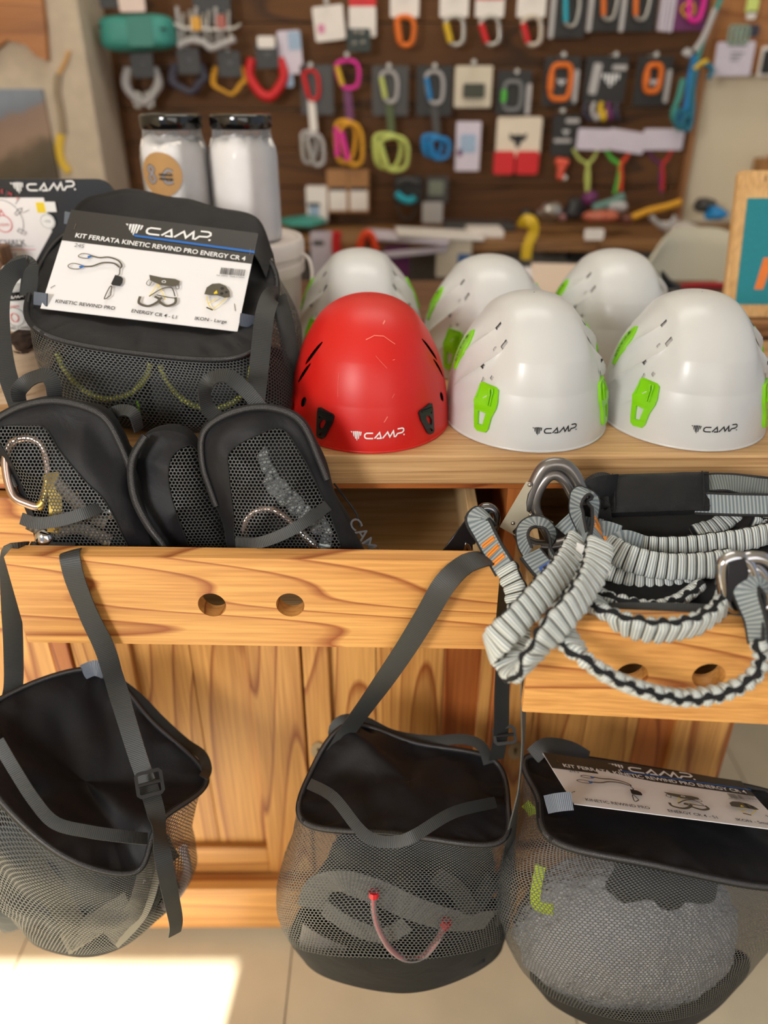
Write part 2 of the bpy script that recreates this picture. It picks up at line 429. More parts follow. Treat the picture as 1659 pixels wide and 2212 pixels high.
# ================================================================== counter
counter = thing('shop_counter', 'long pine shop counter with pulled out drawers and panelled doors', 'counter', (0, 1.2, 0))
y = .865
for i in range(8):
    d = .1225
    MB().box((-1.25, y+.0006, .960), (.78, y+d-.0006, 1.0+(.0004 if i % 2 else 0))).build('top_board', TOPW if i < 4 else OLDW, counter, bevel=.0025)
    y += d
PX, PZ, PY = pine('x'), pine('z'), pine('y')
MB().box((-1.2, .878, .9475), (.70, .905, .9595)).build('top_rail', PINE_D('x'), counter, bevel=.001)
MB().box((-1.2, 1.55, .04), (.56, 1.57, .948)).build('back_panel', plain('dark_interior', (92, 66, 42), .8), counter)
MB().box((-1.2, .915, .775), (.555, 1.55, .79)).build('inner_shelf', RAWW('x'), counter)
for x in (-1.2, -.442, .166, .540):
    MB().box((x, .905, .04), (x+.016, 1.55, .9475)).build('partition', PINE_D('z'), counter)
for x0, x1 in ((-.452, -.428), (.1625, .1865), (.526, .5555)):
    MB().box((x0, .895, .795), (x1, .915, .9475)).build('drawer_stile', PINE_D('z'), counter, bevel=.001)
MB().box((-1.2, .897, .785), (.5555, .915, .806)).build('drawer_rail', PX, counter, bevel=.001)
MB().box((-1.2, .872, .035), (.5600, .915, .150)).build('plinth', PX, counter, bevel=.003)
MB().box((-1.2, .862, .148), (.5650, .917, .162)).build('plinth_ledge', PX, counter, bevel=.002)
ESC = plain('aged_nickel', (186, 168, 140), .35, .7)
def oval(a, b, n=24, cx=0, cy=0): return [(cx+a*math.cos(2*PI*i/n), cy+b*math.sin(2*PI*i/n)) for i in range(n)]
KEYH = [(.0022, -.006), (.0015, .0005)]+[(.0031*math.cos(R(a)), .0032+.0031*math.sin(R(a))) for a in range(-40, 221, 26)]+[(-.0015, .0005), (-.0022, -.006)]
def door(x0, x1, sl, sr, boards, lock=None):
    """frame and panel door: stiles sl / sr wide, panel boards given by their x limits"""
    mb = MB(); Y0, Y1 = .893, .913
    mb.box((x0, Y0, .165), (x0+sl, Y1, .783)).box((x1-sr, Y0, .165), (x1, Y1, .783))
    d = mb.build('door', PZ, counter, bevel=.0025)
    MB().box((x0+sl, Y0+.001, .165), (x1-sr, Y1, .232)).build('rail', PX, d, bevel=.002)
    MB().box((x0+sl, Y0+.001, .700), (x1-sr, Y1, .783)).build('rail', PX, d, bevel=.002)
    for k, (a, b, mm) in enumerate(boards):
        MB().box((a+.0006, Y0+.011, .232), (b-.0006, Y1+.004, .700)).build('panel_board', mm, d, bevel=.001)
    if lock:
        pl = MB(); pl.plate(oval(.0125, .0185, 28), [KEYH], lambda u, v, w: Vector((lock+u, Y0-.0002-w, .469+v)), .0022)
        o = pl.build('escutcheon', ESC, d)
        MB().box((lock-.005, Y0-.0001, .46), (lock+.005, Y0+.0004, .476)).build('keyway', BLKP, d)
PR = PINE_D('z')
door(-.461, -.1247, .086, .080, [(-.376, -.290, PZ), (-.290, -.2040, PZ)], None)
door(-.1215, .1640, .0395, .020, [(-.083, -.012, PZ), (-.012, .0905, PZ), (.0905, .1445, PR)], -.1045)
door(.1905, .5450, .0405, .086, [(.230, .320, PZ), (.320, .403, PZ), (.403, .460, PR)], .2105)
door(-.860, -.4905, .080, .050, [(-.781, -.660, PZ), (-.660, -.5400, PZ)], None)
MB().box((-.490, .889, .165), (-.4625, .913, .783)).build('door_post', PR, counter, bevel=.002)
MB().box((.1645, .889, .165), (.1900, .913, .783)).build('door_post', PR, counter, bevel=.002)
# closed drawer at the far left
cd = MB().box((-.985, .874, .800), (-.4545, .896, .937)).build('drawer', PX, counter, bevel=.003)
# pulled-out drawers: a front with two finger holes, sides, bottom, back
def drawer(xa, ya, xb, yb, depth, holes, zt=.941, zb=.8185):
    A, B = Vector((xa, ya, 0)), Vector((xb, yb, 0)); ex = (B-A).normalized(); ey = Vector((-ex.y, ex.x, 0)); L = (B-A).length
    def fn(u, v, w): return A+ex*u+Vector((0, 0, v))-ey*(w-.022)
    out = [(.0015, zb), (L-.0015, zb), (L, zb+.0015), (L, zt-.002), (L-.002, zt), (.002, zt), (0, zt-.002), (0, zb+.0015)]
    hs = [[(c+.0163*math.cos(-2*PI*i/28), z+.0163*math.sin(-2*PI*i/28)) for i in range(28)] for c, z in holes]
    mb = MB(); mb.plate(out, hs, fn, .022)
    fr = mb.build('drawer', PX, counter, bevel=.0016, ang=30)
    M = Matrix.Translation(A) @ Matrix(((ex.x, ey.x, 0, 0), (ex.y, ey.y, 0, 0), (0, 0, 1, 0), (0, 0, 0, 1)))
    for a, b in ((.012, .026), (L-.026, L-.012)):
        MB().box((a, .0222, zb+.008), (b, depth, zt-.012), 0, M).build('drawer_side', RAWW('y'), fr, bevel=.001)
    MB().box((.026, .0222, zb+.012), (L-.026, depth, zb+.018), 0, M).build('drawer_bottom', RAWW('x'), fr)
    MB().box((.026, depth-.014, zb+.02), (L-.026, depth, zt-.016), 0, M).build('drawer_back', RAWW('x'), fr)
    return fn, M, L
def hole_at(px, py, xa, ya, xb, yb):
    # where the pixel's ray meets the drawer's vertical front
    r = ray(px, py); n = Vector((-(yb-ya), xb-xa, 0)); t = n.dot(Vector((xa, ya, CAMZ))-CAMP)/n.dot(r)
    p = CAMP+r*t; return (math.hypot(p.x-xa, p.y-ya), p.z)
DL = (-.4252, .728, .1290, .7150); DR = (.1465, .6116, .6900, .5715)
drawer(*DL, .47, [hole_at(458, 1307, *DL), hole_at(627, 1307, *DL)])
drawer(*DR, .44, [hole_at(1365, 1460, *DR), hole_at(1531, 1461, *DR)])
# ================================================================== helmets
HA, HB, HH = .1065, .122, .163
def shell_pt(th, z, off=0.0, kind='w'):
    """th from the front (-y) towards +x, z height; off along the outward normal"""
    def S(th, z):
        q = max(0.0, min(1.0, z/HH)); r = max(0.0, 1-q**2.15)**(1/2.25)
        r *= 1+.010*math.exp(-((q-.02)/.10)**2)
        x, y = HA*r*math.sin(th), -HB*r*math.cos(th)
        d = 0.0
        a = abs(math.atan2(math.sin(th), math.cos(th)))
        fx = abs(x)
        if kind == 'w':
            # raised centre band with crisp edges running front to back
            up = max(0, min(1, (q-.42)/.22))
            e = (.046+.012*(1-q) - fx)/.004
            d += .0060*up*(1/(1+math.exp(-max(-30, min(30, e)))))
            # flowing vanes on the flanks
            k = math.exp(-((a-R(66))/R(19))**4)*math.exp(-((q-.52)/.26)**4)
            ph = (a-R(66))*6.0+(q-.5)*11.0
            d -= .0075*k*abs(math.sin(ph))**.55-.0036*k
        else:
            up = max(0, min(1, (q-.35)/.3))
            e = (.062+.022*(1-q) - fx)/.004
            d += .0030*up*(1/(1+math.exp(-max(-30, min(30, e)))))
        n = Vector((x/(HA*HA), y/(HB*HB), max(.02, q**1.15)*1.05/HH*.9)).normalized()
        return Vector((x, y, z))+n*d, n
    p, n = S(th, z)
    if off:
        e = 1e-3
        a = S(th+e, z)[0]-S(th-e, z)[0]; b = S(th, min(HH*.999, z+e*.1))[0]-S(th, max(0, z-e*.1))[0]
        m = a.cross(b)
        m = m.normalized() if m.length > 1e-12 else n
        if m.dot(n) < 0: m = -m
        p = p+m*off
    return p
def radius_at(th, z):
    p = shell_pt(th, z); return math.hypot(p.x, p.y)
def on_shell(th0, z0, kind, rot=0.0, flip=1):
    rr = radius_at(th0, z0); c, s = math.cos(rot), math.sin(rot)
    def fn(u, v, w=0):
        a, b = u*c-v*s, u*s+v*c
        z = z0+b*.97
        return shell_pt(th0+flip*a/max(.03, rr), max(.0005, min(HH*.999, z)), w+.0002, kind)
    return fn
def helmet_shell(kind, vents, mats, root):
    NT, NZ = 640, 230
    zs = [HH*math.sin(PI/2*(j/NZ))**1.0 for j in range(NZ+1)]; zs[-1] = HH*.99999
    mb = MB(); vid = {}
    P = [[shell_pt(2*PI*i/NT, zs[j], 0, kind) for j in range(NZ+1)] for i in range(NT)]
    v = [p for row in P for p in row]; f = []; b = NZ+1
    for i in range(NT):
        th = 2*PI*(i+.5)/NT; th = th-2*PI if th > PI else th
        for j in range(NZ):
            z = (zs[j]+zs[j+1])/2; r0 = radius_at(th, z); cut = False
            for (t0, z0, a, c, rot, shape) in vents:
                du = (abs(th)-t0)*r0; dv = z-z0
                if abs(du) > .03 or abs(dv) > .03: continue
                x = du*math.cos(rot)+dv*math.sin(rot); y_ = -du*math.sin(rot)+dv*math.cos(rot)
                if shape == 'r' and abs(x) < a and abs(y_) < c: cut = True
                if shape == 'e' and (x/a)**2+(y_/c)**2 < 1: cut = True
            if not cut: f.append((i*b+j, ((i+1) % NT)*b+j, ((i+1) % NT)*b+j+1, i*b+j+1))
    mb.add(v, f, [(p.x, p.z) for p in v])
    # rolled rim and liner
    rim = [shell_pt(2*PI*i/96, .0003, 0, kind) for i in range(96)]
    mb.tube([p+Vector((0, 0, .0012)) for p in rim], .0016, 6, True)
    sh = mb.build('shell', mats[0], root, ang=60)
    lm = MB(); rows = []
    for i in range(64):
        rows.append([shell_pt(2*PI*i/64, z, 0, 'l')*.955+Vector((0, 0, .001)) for z in [HH*math.sin(PI/2*j/24)*.999 for j in range(25)]])
    lm.grid(rows, True, False); lm.build('liner', mats[1], root)
    return sh
def clip_plate(name, outline, holes, th, z, kind, mat, root, t, flip=1, extra=None):
    fn = on_shell(th, z, kind, 0, 1)
    f2 = (lambda u, v, w=0: fn(-u, v, w)) if flip < 0 else fn
    # refine the outline so that it follows the dome
    def fine(P):
        out = []
        for i, (a, b) in enumerate(P):
            c, d = P[(i+1) % len(P)]; n = max(1, int(math.hypot(c-a, d-b)/.003)); out += [(a+(c-a)*k/n, b+(d-b)*k/n) for k in range(n)]
        return out
    mb = MB(); O = fine(outline); Hs = [fine(h)[::-1] for h in holes]
    mb.plate(O, Hs, lambda u, v, w: f2(u, v, w-.0006), t+.0006)
    o = mb.build(name, mat, root, ang=50)
    b = o.modifiers.new('bevel', 'BEVEL'); b.width = .0007; b.segments = 2; b.limit_method = 'ANGLE'; b.angle_limit = R(50)
    if extra:
        for (a, c, d, e, h) in extra:
            q = MB(); q.plate(fine([(a, c), (d, c), (d, e), (a, e)]), [], lambda u, v, w: f2(u, v, t+w-.0004), h)
            q.build('clip_rib', mat, o, bevel=.0004)
    return o
LINER = plain('helmet_liner', (196, 192, 188), .8); DLINER = plain('dark_liner', (38, 26, 26), .8)
WV = [(R(45), .121, .0028, .0048, .55, 'r'), (R(54), .115, .0018, .0026, .55, 'r'), (R(49), .083, .0024, .0022, .4, 'r'), (R(60), .137, .0022, .0036, .4, 'r'),
      (R(57), .073, .0018, .0075, .2, 'r'), (R(58), .093, .0016, .003, .5, 'r'), (R(118), .11, .003, .006, .4, 'r'), (R(125), .08, .003, .006, .4, 'r')]
GCLIP = [(-.0155, .029), (-.012, .0315), (.012, .030), (.016, .027), (.0175, .012), (.0165, .004), (.0115, -.009), (.009, -.025), (.006, -.0295), (-.006, -.0305), (-.0105, -.027), (-.014, -.010), (-.0165, .006)]
GHOLE = [(-.0085, -.004), (.0035, -.005), (.001, -.021), (-.006, -.0215)]
def white_helmet():
    h = thing('climbing_helmet', '', 'helmet')
    helmet_shell('w', WV, (WHITE, LINER), h)
    for s in (-1, 1):
        clip_plate('strap_clip', GCLIP, [GHOLE], s*R(49), .045, 'w', LIME, h, .0035, -s, [(-.0135, .010, -.0125, .026, .0008), (.004, .006, .0062, .0265, .0016), (.0075, .006, .0095, .0265, .0016)])
        pad = [(-.001, .027), (.006, .022), (.0115, .010), (.012, -.002), (.008, -.012), (.003, -.026), (-.001, -.0265), (-.004, -.012), (-.009, -.002), (-.009, .012), (-.006, .022)]
        p = clip_plate('side_pad', pad, [], s*R(91), .097, 'w', LIME, h, .003, s)
        a = Art(); a.logo(-.020, -.004, .0052, 'k')
        fn = on_shell(s*R(91), .097, 'w', -PI/2*1.0)
        a.build('pad_print', lambda u, v, w=0: fn(u, v, w+.0031), INKS, p)
    a = Art(); a.logo(-.037, -.006, .0095, 'k'); fn = on_shell(R(2), .031, 'w')
    a.build('logo', fn, INKS, h)
    return h
hel = white_helmet()
HP = [(.192, .996, 9, 'white climbing helmet with lime clips standing just right of the red one'),
      (.4085, 1.000, 0, 'white climbing helmet at the right end of the front row'),
      (-.040, 1.292, 2, 'white climbing helmet half hidden behind the red helmet'),
      (.168, 1.2405, 10, 'white climbing helmet in the back row between the other two'),
      (.377, 1.285, 4, 'white climbing helmet in the back row, next to the stacked papers')]
for i, (x, yy, rz, lb) in enumerate(HP):
    if i == 0: hel.location = (x, yy, 1.0004); hel.rotation_euler = (0, 0, R(rz)); hel['label'] = lb; hel['group'] = 'white climbing helmets'
    else: copy_tree(hel, (x, yy, 1.0004), R(rz), lb)
REDM = plain('red_matte_shell', (206, 26, 20), .42, var=.03, nscale=900)
RV = [(R(60), .106, .0030, .019, .62, 'e'), (R(66), .080, .0030, .019, .62, 'e'), (R(60), .047, .0046, .0080, .6, 'e'), (R(78), .030, .003, .0045, 0, 'e')]
red = thing('climbing_helmet', 'matt red climbing helmet with small black clips, the only red one', 'helmet', (0, 0, 0))
helmet_shell('r', RV, (REDM, DLINER), red)
RC = [(-.0115, .020), (-.008, .021), (.0125, .0165), (.0145, .014), (.012, .004), (.001, -.016), (-.003, -.0195), (-.010, -.0195), (-.0125, -.017), (-.0125, .012)]
RH = [[(-.0085, -.0005), (-.004, .0055), (.0015, .0075), (.0025, .004), (-.001, -.003), (-.0065, -.0075), (-.0085, -.005)], [(-.0095, -.0155), (-.004, -.0105), (-.0028, -.0115), (-.006, -.016)], [(-.0095, .009), (-.0080, .0105), (-.0065, .009), (-.008, .0065)]]
for s in (-1, 1): clip_plate('lamp_clip', RC, RH, s*R(37), .030, 'r', BLKP, red, .003, -s, [(-.0108, .0135, .0095, .0155, .0012)])
a = Art(); a.logo(-.041, -.0065, .0112, 'w'); a.build('logo', on_shell(R(1), .0255, 'r'), INKS, red)
SCUFF = {'s': plain('scuff', (238, 122, 108), .6)}
for P, wd in (([(-.016, .046), (0, .050), (.018, .049), (.036, .040)], .0009), ([(.022, .060), (.030, .063)], .0016), ([(0, .030), (.016, .016)], .0004), ([(.008, -.047), (.013, -.040)], .0012), ([(-.055, .010), (-.054, -.018)], .0004), ([(.02, -.018), (.024, -.013)], .0006), ([(.026, .024), (.030, .0245)], .0007)):
    a = Art(); a.stroke(P, wd, 's', step=.002); a.build('scuff_mark', on_shell(R(0), .085, 'r'), SCUFF, red)
red.location = (-.020, .994, 1.0004); red.rotation_euler = (0, 0, R(6))
# ================================================================== mesh bags
def vnoise(p, k=9.0): return noise.noise(Vector(p)*k)
def bag_body(root, rings, split, mats, N=112, K=44, wr=.006, seed=0, names=('netting', 'base_panel'), cap=True, cell_names=None):
    """net body lofted through rings of control points (pixel x, pixel y, depth)"""
    cols = [spline([W(*p) for p in r], N, True) for r in rings]
    P = []
    for j in range(K):
        row = []
        for i in range(N):
            q = spline([c[i] for c in cols], 1+0) if False else None
            row.append(None)
        P.append(row)
    for i in range(N):
        line = spline([c[i] for c in cols], K)
        for j in range(K): P[j][i] = line[j]
    ctr = sum((p for r in P for p in r), Vector())/(N*K)
    for j in range(K):
        f = math.sin(PI*min(1, j/(K-1)*1.15))**.6 if 0 < j < K-1 else 0
        for i in range(N):
            p = P[j][i]; d = (p-ctr); d.z *= .2; d.normalize()
            n = vnoise(p+Vector((seed, 0, 0)), 11)*1.0+vnoise(p+Vector((0, seed, 4)), 26)*.45+(-abs(vnoise(p+Vector((seed, 2, 0)), 8)))*.9
            P[j][i] = p+d*wr*n*f
    mid = P[K//2]; us = [0.0]
    for i in range(N): us.append(us[-1]+(mid[(i+1) % N]-mid[i]).length)
    vs = [0.0]
    for j in range(K-1): vs.append(vs[-1]+sum((P[j+1][i]-P[j][i]).length for i in range(0, N, 8))/(N/8))
    js = int(split*(K-1))
    def wall(j0, j1):
        mb = MB(); rows = [r+[r[0]] for r in P[j0:j1+1]]
        mb.grid(rows, False, False, lambda i, j: (us[j], -vs[j0+i])); return mb
    nb = wall(0, js).build(names[0], mats[0], root, ang=180)
    bb = wall(js, K-1); last = P[K-1]; c = sum(last, Vector())/N+Vector((0, 0, -.004))
    rr = [last, [p.lerp(c, .5) for p in last], [p.lerp(c, .97) for p in last]]
    bb.grid([r+[r[0]] for r in rr]); bb.build(names[1], mats[1], root, ang=180)
    return P
def lid_surface(root, rim, c, dome, mat, seed=0, amp=.007, K=20, creases=(), name='lid'):
    n = len(rim); c = Vector(c); rows = []
    up = Vector((0, 0, 0))
    for i in range(n): up += (rim[i]-c).cross(rim[(i+1) % n]-c)
    up.normalize()
    if up.z < 0: up = -up
    for k in range(K+1):
        s = k/K; row = []
        for p in rim:
            q = p.lerp(c, s*.995)
            w_ = math.sin(PI/2*min(1, s*3.2))
            ga = math.exp(-((s-.10)/.10)**2)*.0055*(vnoise(Vector((p.x*2.2+seed, p.y*2.2, 0)), 24)+.6*vnoise(Vector((p.x*2.2, p.y*2.2, seed)), 48))
            h = ga+dome*(1-(1-s)**2)+w_*amp*(vnoise(q+Vector((seed, 1, 0)), 10)+.6*vnoise(q+Vector((1, seed, 3)), 24)-1.3*abs(vnoise(q+Vector((3, 0, seed)), 7))+.8*abs(vnoise(q+Vector((seed, 7, 1)), 13)))
            for a, b, wd, hh in creases:     # a soft fold along the segment a-b
                ab = b-a; t = max(0, min(1, (q-a).dot(ab)/ab.length_squared)); d = (q-(a+ab*t)).length
                h += w_*hh*math.exp(-(d/wd)**1.3)
            row.append(q+up*h)
        rows.append(row+[row[0]])
    mb = MB(); mb.grid(rows, False, False, lambda i, j: (j*.01, i*.01)); return mb.build(name, mat, root, ang=180), up
def zipper(root, P, closed=True, r=.0026, off=None, pull=None):
    o = MB().tube(P, r*1.5, 8, closed).build('zip', TAPE, root, ang=180)
    Q = [p+(off if off else (CAMP-p).normalized()*r*1.05) for p in P]
    MB().tube(Q, r*.92, 8, closed).build('zip_teeth', ZIP, o, ang=180)
    return o
def strap(root, pts, w=.025, nrm=None, n=48, name='strap', mat=None, t=.0016):
    return MB().ribbon(evenly(pp(pts, 90), n), w, t, nrm).build(name, mat or STRAP, root, ang=50)
def buckle(root, px, py, Y, w=.034, h=.024, rot=0.0, name='buckle'):
    c = W(px, py, Y); f = (CAMP-c).normalized(); ex = Vector((1, 0, 0)); ez = f.cross(ex).normalized(); ex = ez.cross(f)
    if ez.z < 0: ez = -ez
    cr, sr = math.cos(rot), math.sin(rot)
    fn = lambda u, v, w_: c+ex*(u*cr-v*sr)+ez*(u*sr+v*cr)+f*w_
    def rr(a, b, k=.004): return [(-a+k, -b), (a-k, -b), (a, -b+k), (a, b-k), (a-k, b), (-a+k, b), (-a, b-k), (-a, -b+k)]
    mb = MB(); mb.plate(rr(w/2, h/2), [[(x, y+o) for x, y in rr(w/2-.004, h/2-.0075, .001)][::-1] for o in (.0042, -.0042)] if False else [rr(w/2-.004, h/2-.004, .001)[::-1]], fn, .004)
    mb.box((0, 0, 0), (0, 0, 0)) if False else None
    o = mb.build(name, BLKP, root, bevel=.0008)
    MB().tube([fn(-w/2+.003, 0, .003), fn(w/2-.003, 0, .003)], .0022, 8).build('crossbar', BLKP, o)
    return o
# ---- printed kit card, shared by the two bags that carry one
CARD_SRC = [(155, 455), (557, 506), (513, 717), (88, 667)]
def kit_card(root, corners, size, sub, name='kit_card'):
    inv = homog(CARD_SRC); TL, TR, BR, BL = corners
    fn0, wd, ht = quad_fn(TL, TR, BR, BL)
    def fn(u, v, w=0): return fn0(u, v, w)
    def p(x, y): a, b = inv((x, y)); return (a*wd, (1-b)*ht)
    # the card itself: a folded sheet with thickness, header fold near the top
    mb = MB(); mb.plate([(0, 0), (wd, 0), (wd, ht), (0, ht)], [], fn, .0012)
    card = mb.build(name, plain('card_white', (232, 230, 232), .45, var=.01, coat=.1), root)
    hl = p(141, 524)[1]
    hd = MB(); hd.plate([(0, hl), (wd, hl), (wd, ht), (0, ht)], [], lambda u, v, w: fn(u, v, w+.0012), .0008)
    hd.build('card_header', plain('card_header_black', (46, 44, 42), .45, var=.02), card)
    a = Art()
    T = lambda s, x0, y0, x1, y1, h, k, bold=.0: a.text(s, *p(x0, y0), h, k, width=(Vector(p(x1, y1))-Vector(p(x0, y0))).length, bold=bold, ang=math.atan2(p(x1, y1)[1]-p(x0, y0)[1], p(x1, y1)[0]-p(x0, y0)[0]))
    lx, ly = p(267, 499); a.logo(lx, ly-.0035, .0165, 'w')
    a.poly([p(287, 511), p(550, 547), p(550, 552), p(290, 516)][::-1], 'b')
    T('KIT FERRATA KINETIC REWIND PRO ENERGY CR 4', 162, 518, 529, 569, .0072, 'w', .018)
    T('KINETIC REWIND PRO', 120, 657, 247, 673, .0052, 'k', .006); T('ENERGY CR 4 - '+sub, 283, 678, 380, 692, .0052, 'k', .006); T('IKON - '+size, 420, 694, 489, 702, .0050, 'k', .006)
    T('245', 160, 539, 180, 542, .0060, 'g')
    T('Ref. 3587-L   Made in China', 467, 602, 527, 607, .0020, 'g')
    x = 0.0; random.seed(5); bx, by = p(474, 598); bw = p(527, 604)[0]-bx
    while x < bw:
        q = random.choice((.0004, .0007, .0011)); a.rect(bx+x, by, bx+x+q, by+.0105, 'k'); x += q+random.choice((.0005, .0008))
    S = lambda P, w_, k, c=False: a.stroke([p(*q) for q in spline([Vector(z) for z in P], 30, c)], w_, k, c)
    # lanyard drawing
    S([(170, 561), (178, 556), (190, 557), (198, 561), (190, 566), (176, 565)], .0012, 'o', True); S([(148, 582), (158, 577), (174, 580), (180, 584), (170, 589), (154, 588)], .0012, 'o', True)
    S([(190, 563), (197, 562)], .0032, 'b'); S([(172, 585), (182, 583)], .0032, 'b')
    S([(198, 561), (215, 565), (235, 564), (255, 571), (263, 582), (259, 588)], .0022, 'o'); S([(182, 584), (200, 583), (222, 576), (245, 577), (258, 586)], .0022, 'o')
    S([(259, 588), (258, 600), (254, 603)], .0014, 'o'); S([(238, 646), (226, 652), (236, 630), (241, 626), (240, 640)], .0014, 'o', True)
    a.poly([p(*q) for q in [(249, 602), (262, 606), (266, 611), (264, 620), (259, 626), (243, 624), (240, 621)]][::-1], 'k')
    # harness drawing
    a.poly([p(*q) for q in [(322, 602), (350, 608), (378, 611), (388, 616), (386, 624), (370, 627), (346, 624), (324, 614)]][::-1], 'o')
    S([(322, 612), (316, 620), (322, 625), (328, 616)], .0009, 'o'); S([(378, 624), (381, 632), (386, 631), (386, 622)], .0009, 'o'); S([(341, 622), (322, 648)], .0009, 'y'); S([(341, 622), (358, 655)], .0009, 'y')
    S([(322, 648), (350, 632), (370, 630), (378, 648)], .0016, 'o'); S([(303, 648), (301, 662), (322, 668), (344, 656), (334, 648)], .0034, 'o'); S([(379, 650), (378, 662), (360, 668), (344, 658), (350, 650)], .0034, 'o'); S([(338, 645), (362, 650), (379, 652)], .0016, 'o')
    S([(350, 616), (356, 615), (357, 619), (351, 619)], .0008, 'w', True)
    # helmet drawing
    a.poly([p(*q) for q in [(441, 644), (446, 630), (458, 622), (474, 621), (488, 627), (496, 638), (497, 650), (486, 652), (468, 646), (452, 646)]][::-1], 'o')
    for (x, y, r) in ((480, 632, .0026), (489, 640, .0022), (479, 643, .0024)): q = p(x, y); a.disc(q[0], q[1], r, 'k', 6)
    a.poly([p(*q) for q in [(462, 641), (468, 636), (470, 643), (462, 644)]][::-1], 'y')
    S([(447, 648), (450, 664), (458, 675)], .0009, 'y'); S([(450, 664), (470, 652)], .0009, 'y'); S([(490, 652), (476, 664), (460, 676)], .0009, 'y'); S([(446, 672), (460, 678)], .0018, 'k')
    a.build('card_print', fn, INKS, card, .0021)
    for (x0, y0, x1, y1) in ((160, 501, 165, 488), (534, 541, 540, 556), (110, 626, 119, 621), (506, 661, 508, 675)):
        if (x0, y0) == (534, 541): x0, y0, x1, y1 = 539, 556, 541, 542
        c0, c1 = p(x0, y0), p(x1, y1)
        MB().tube([fn(*c0, .0008), fn(*c0, .0025), fn(*c1, .0025), fn(*c1, .0008)], .0004, 5).build('staple', STEEL, card)
    return card
# ---------------------------------------------------------------- kit bag on the counter
bA = thing('mesh_kit_bag', 'black mesh kit bag standing on the counter with a large printed card', 'bag', (-.31, 1.05, 1.0), 'black mesh kit bags')
rimA = [(98, 722, .915), (320, 766, .905), (518, 770, .915), (585, 690, .990), (578, 560, 1.10), (380, 470, 1.155), (150, 500, 1.125), (62, 640, 1.00)]
r2 = [(108, 790, .913), (330, 835, .895), (560, 840, .912), (632, 760, 1.00), (622, 640, 1.12), (380, 560, 1.18), (130, 600, 1.14), (80, 720, 1.01)]
r3 = [(145, 875, .922), (340, 915, .908), (590, 905, .918), (642, 820, 1.01), (625, 720, 1.13), (380, 650, 1.19), (150, 690, 1.14), (110, 810, 1.02)]
r4 = [(185, 905, .937), (345, 932, .932), (575, 927, .935), (628, 860, 1.01), (612, 780, 1.12), (380, 725, 1.17), (180, 750, 1.12), (140, 850, 1.02)]
PA = bag_body(bA, [rimA, r2, r3, r4], .88, (NETA, BLK2), seed=1, wr=.004)
rim = PA[0]
# the lid: black flap whose far edge stands up as a soft roll
cA = [(118, 716, .93), (320, 752, .925), (505, 752, .935), (560, 690, 1.0), (560, 560, 1.11), (375, 480, 1.16), (160, 520, 1.13), (85, 640, 1.01)]
lidA, upA = lid_surface(bA, rim, W(320, 600, 1.082), -.006, BLK, 2, .006)
fl = pp([(148, 500, 1.128), (160, 455, 1.135), (205, 418, 1.15), (300, 412, 1.17), (380, 424, 1.17), (480, 448, 1.16), (556, 472, 1.14), (590, 545, 1.11)], 60)
lo = pp([(150, 560, 1.09), (190, 520, 1.10), (260, 490, 1.11), (330, 490, 1.115), (400, 500, 1.11), (470, 515, 1.10), (540, 540, 1.09), (575, 600, 1.06)], 60)
hi = pp([(140, 560, 1.14), (150, 500, 1.16), (205, 470, 1.19), (300, 465, 1.21), (380, 475, 1.21), (480, 500, 1.20), (570, 530, 1.17), (600, 600, 1.13)], 60)
rows = []
for a_, b_, c_ in zip(lo, fl, hi):
    q = []
    for k in range(13):
        t = k/12; p = a_*(1-t)**2+b_*2*t*(1-t)+c_*t*t if False else (a_.lerp(b_, t*2) if t < .5 else b_.lerp(c_, t*2-1))
        if 0 < t < 1: p = p+Vector((0, 0, 1))*(.005*vnoise(p, 18)-.006*abs(t-.5)*0)
        q.append(p)
    rows.append(q)
MB().grid(rows, False, False, lambda i, j: (i*.01, j*.01)).build('lid_roll', BLK, bA, ang=180)
zipper(bA, rim)
CA = [Vector(q) for q in (W(155, 455, 1.089), W(557, 506, 1.088), W(513, 717, .966), W(88, 667, .968))]
kit_card(bA, CA, 'Large', 'L1')
fo = (CA[0]-CA[3]).cross(CA[1]-CA[0]).normalized(); fo = fo if fo.y < 0 else -fo
strap(bA, [(62, 575, 1.02), (25, 590, 1.0), (2, 640, .975), (2, 720, .945), (14, 800, .92), (38, 872, .90), (52, 905, .89)], .022, name='side_strap')
strap(bA, [(60, 640, 1.0), (64, 575, 1.02), (40, 572, 1.03), (12, 600, 1.03)], .020, name='strap_loop')
strap(bA, [(600, 640, 1.02), (585, 642, .98), (572, 680, .945), (565, 740, .92), (558, 810, .90), (552, 862, .885)], .0235, name='side_strap')
strap(bA, [(600, 640, 1.02), (615, 690, 1.0), (628, 760, .985), (640, 800, .985)], .022, name='strap_loop')
for q in ([(74, 644, .985), (88, 646, .978), (102, 648, .972)], [(140, 470, 1.105), (155, 473, 1.10), (170, 476, 1.097)], [(518, 690, .978), (540, 694, .985), (560, 698, .995)]):
    strap(bA, q, .016, n=10, name='lid_tab', mat=webbing('grey_strap', (66, 74, 86), (112, 122, 138), .0021, .5, 1, .4))
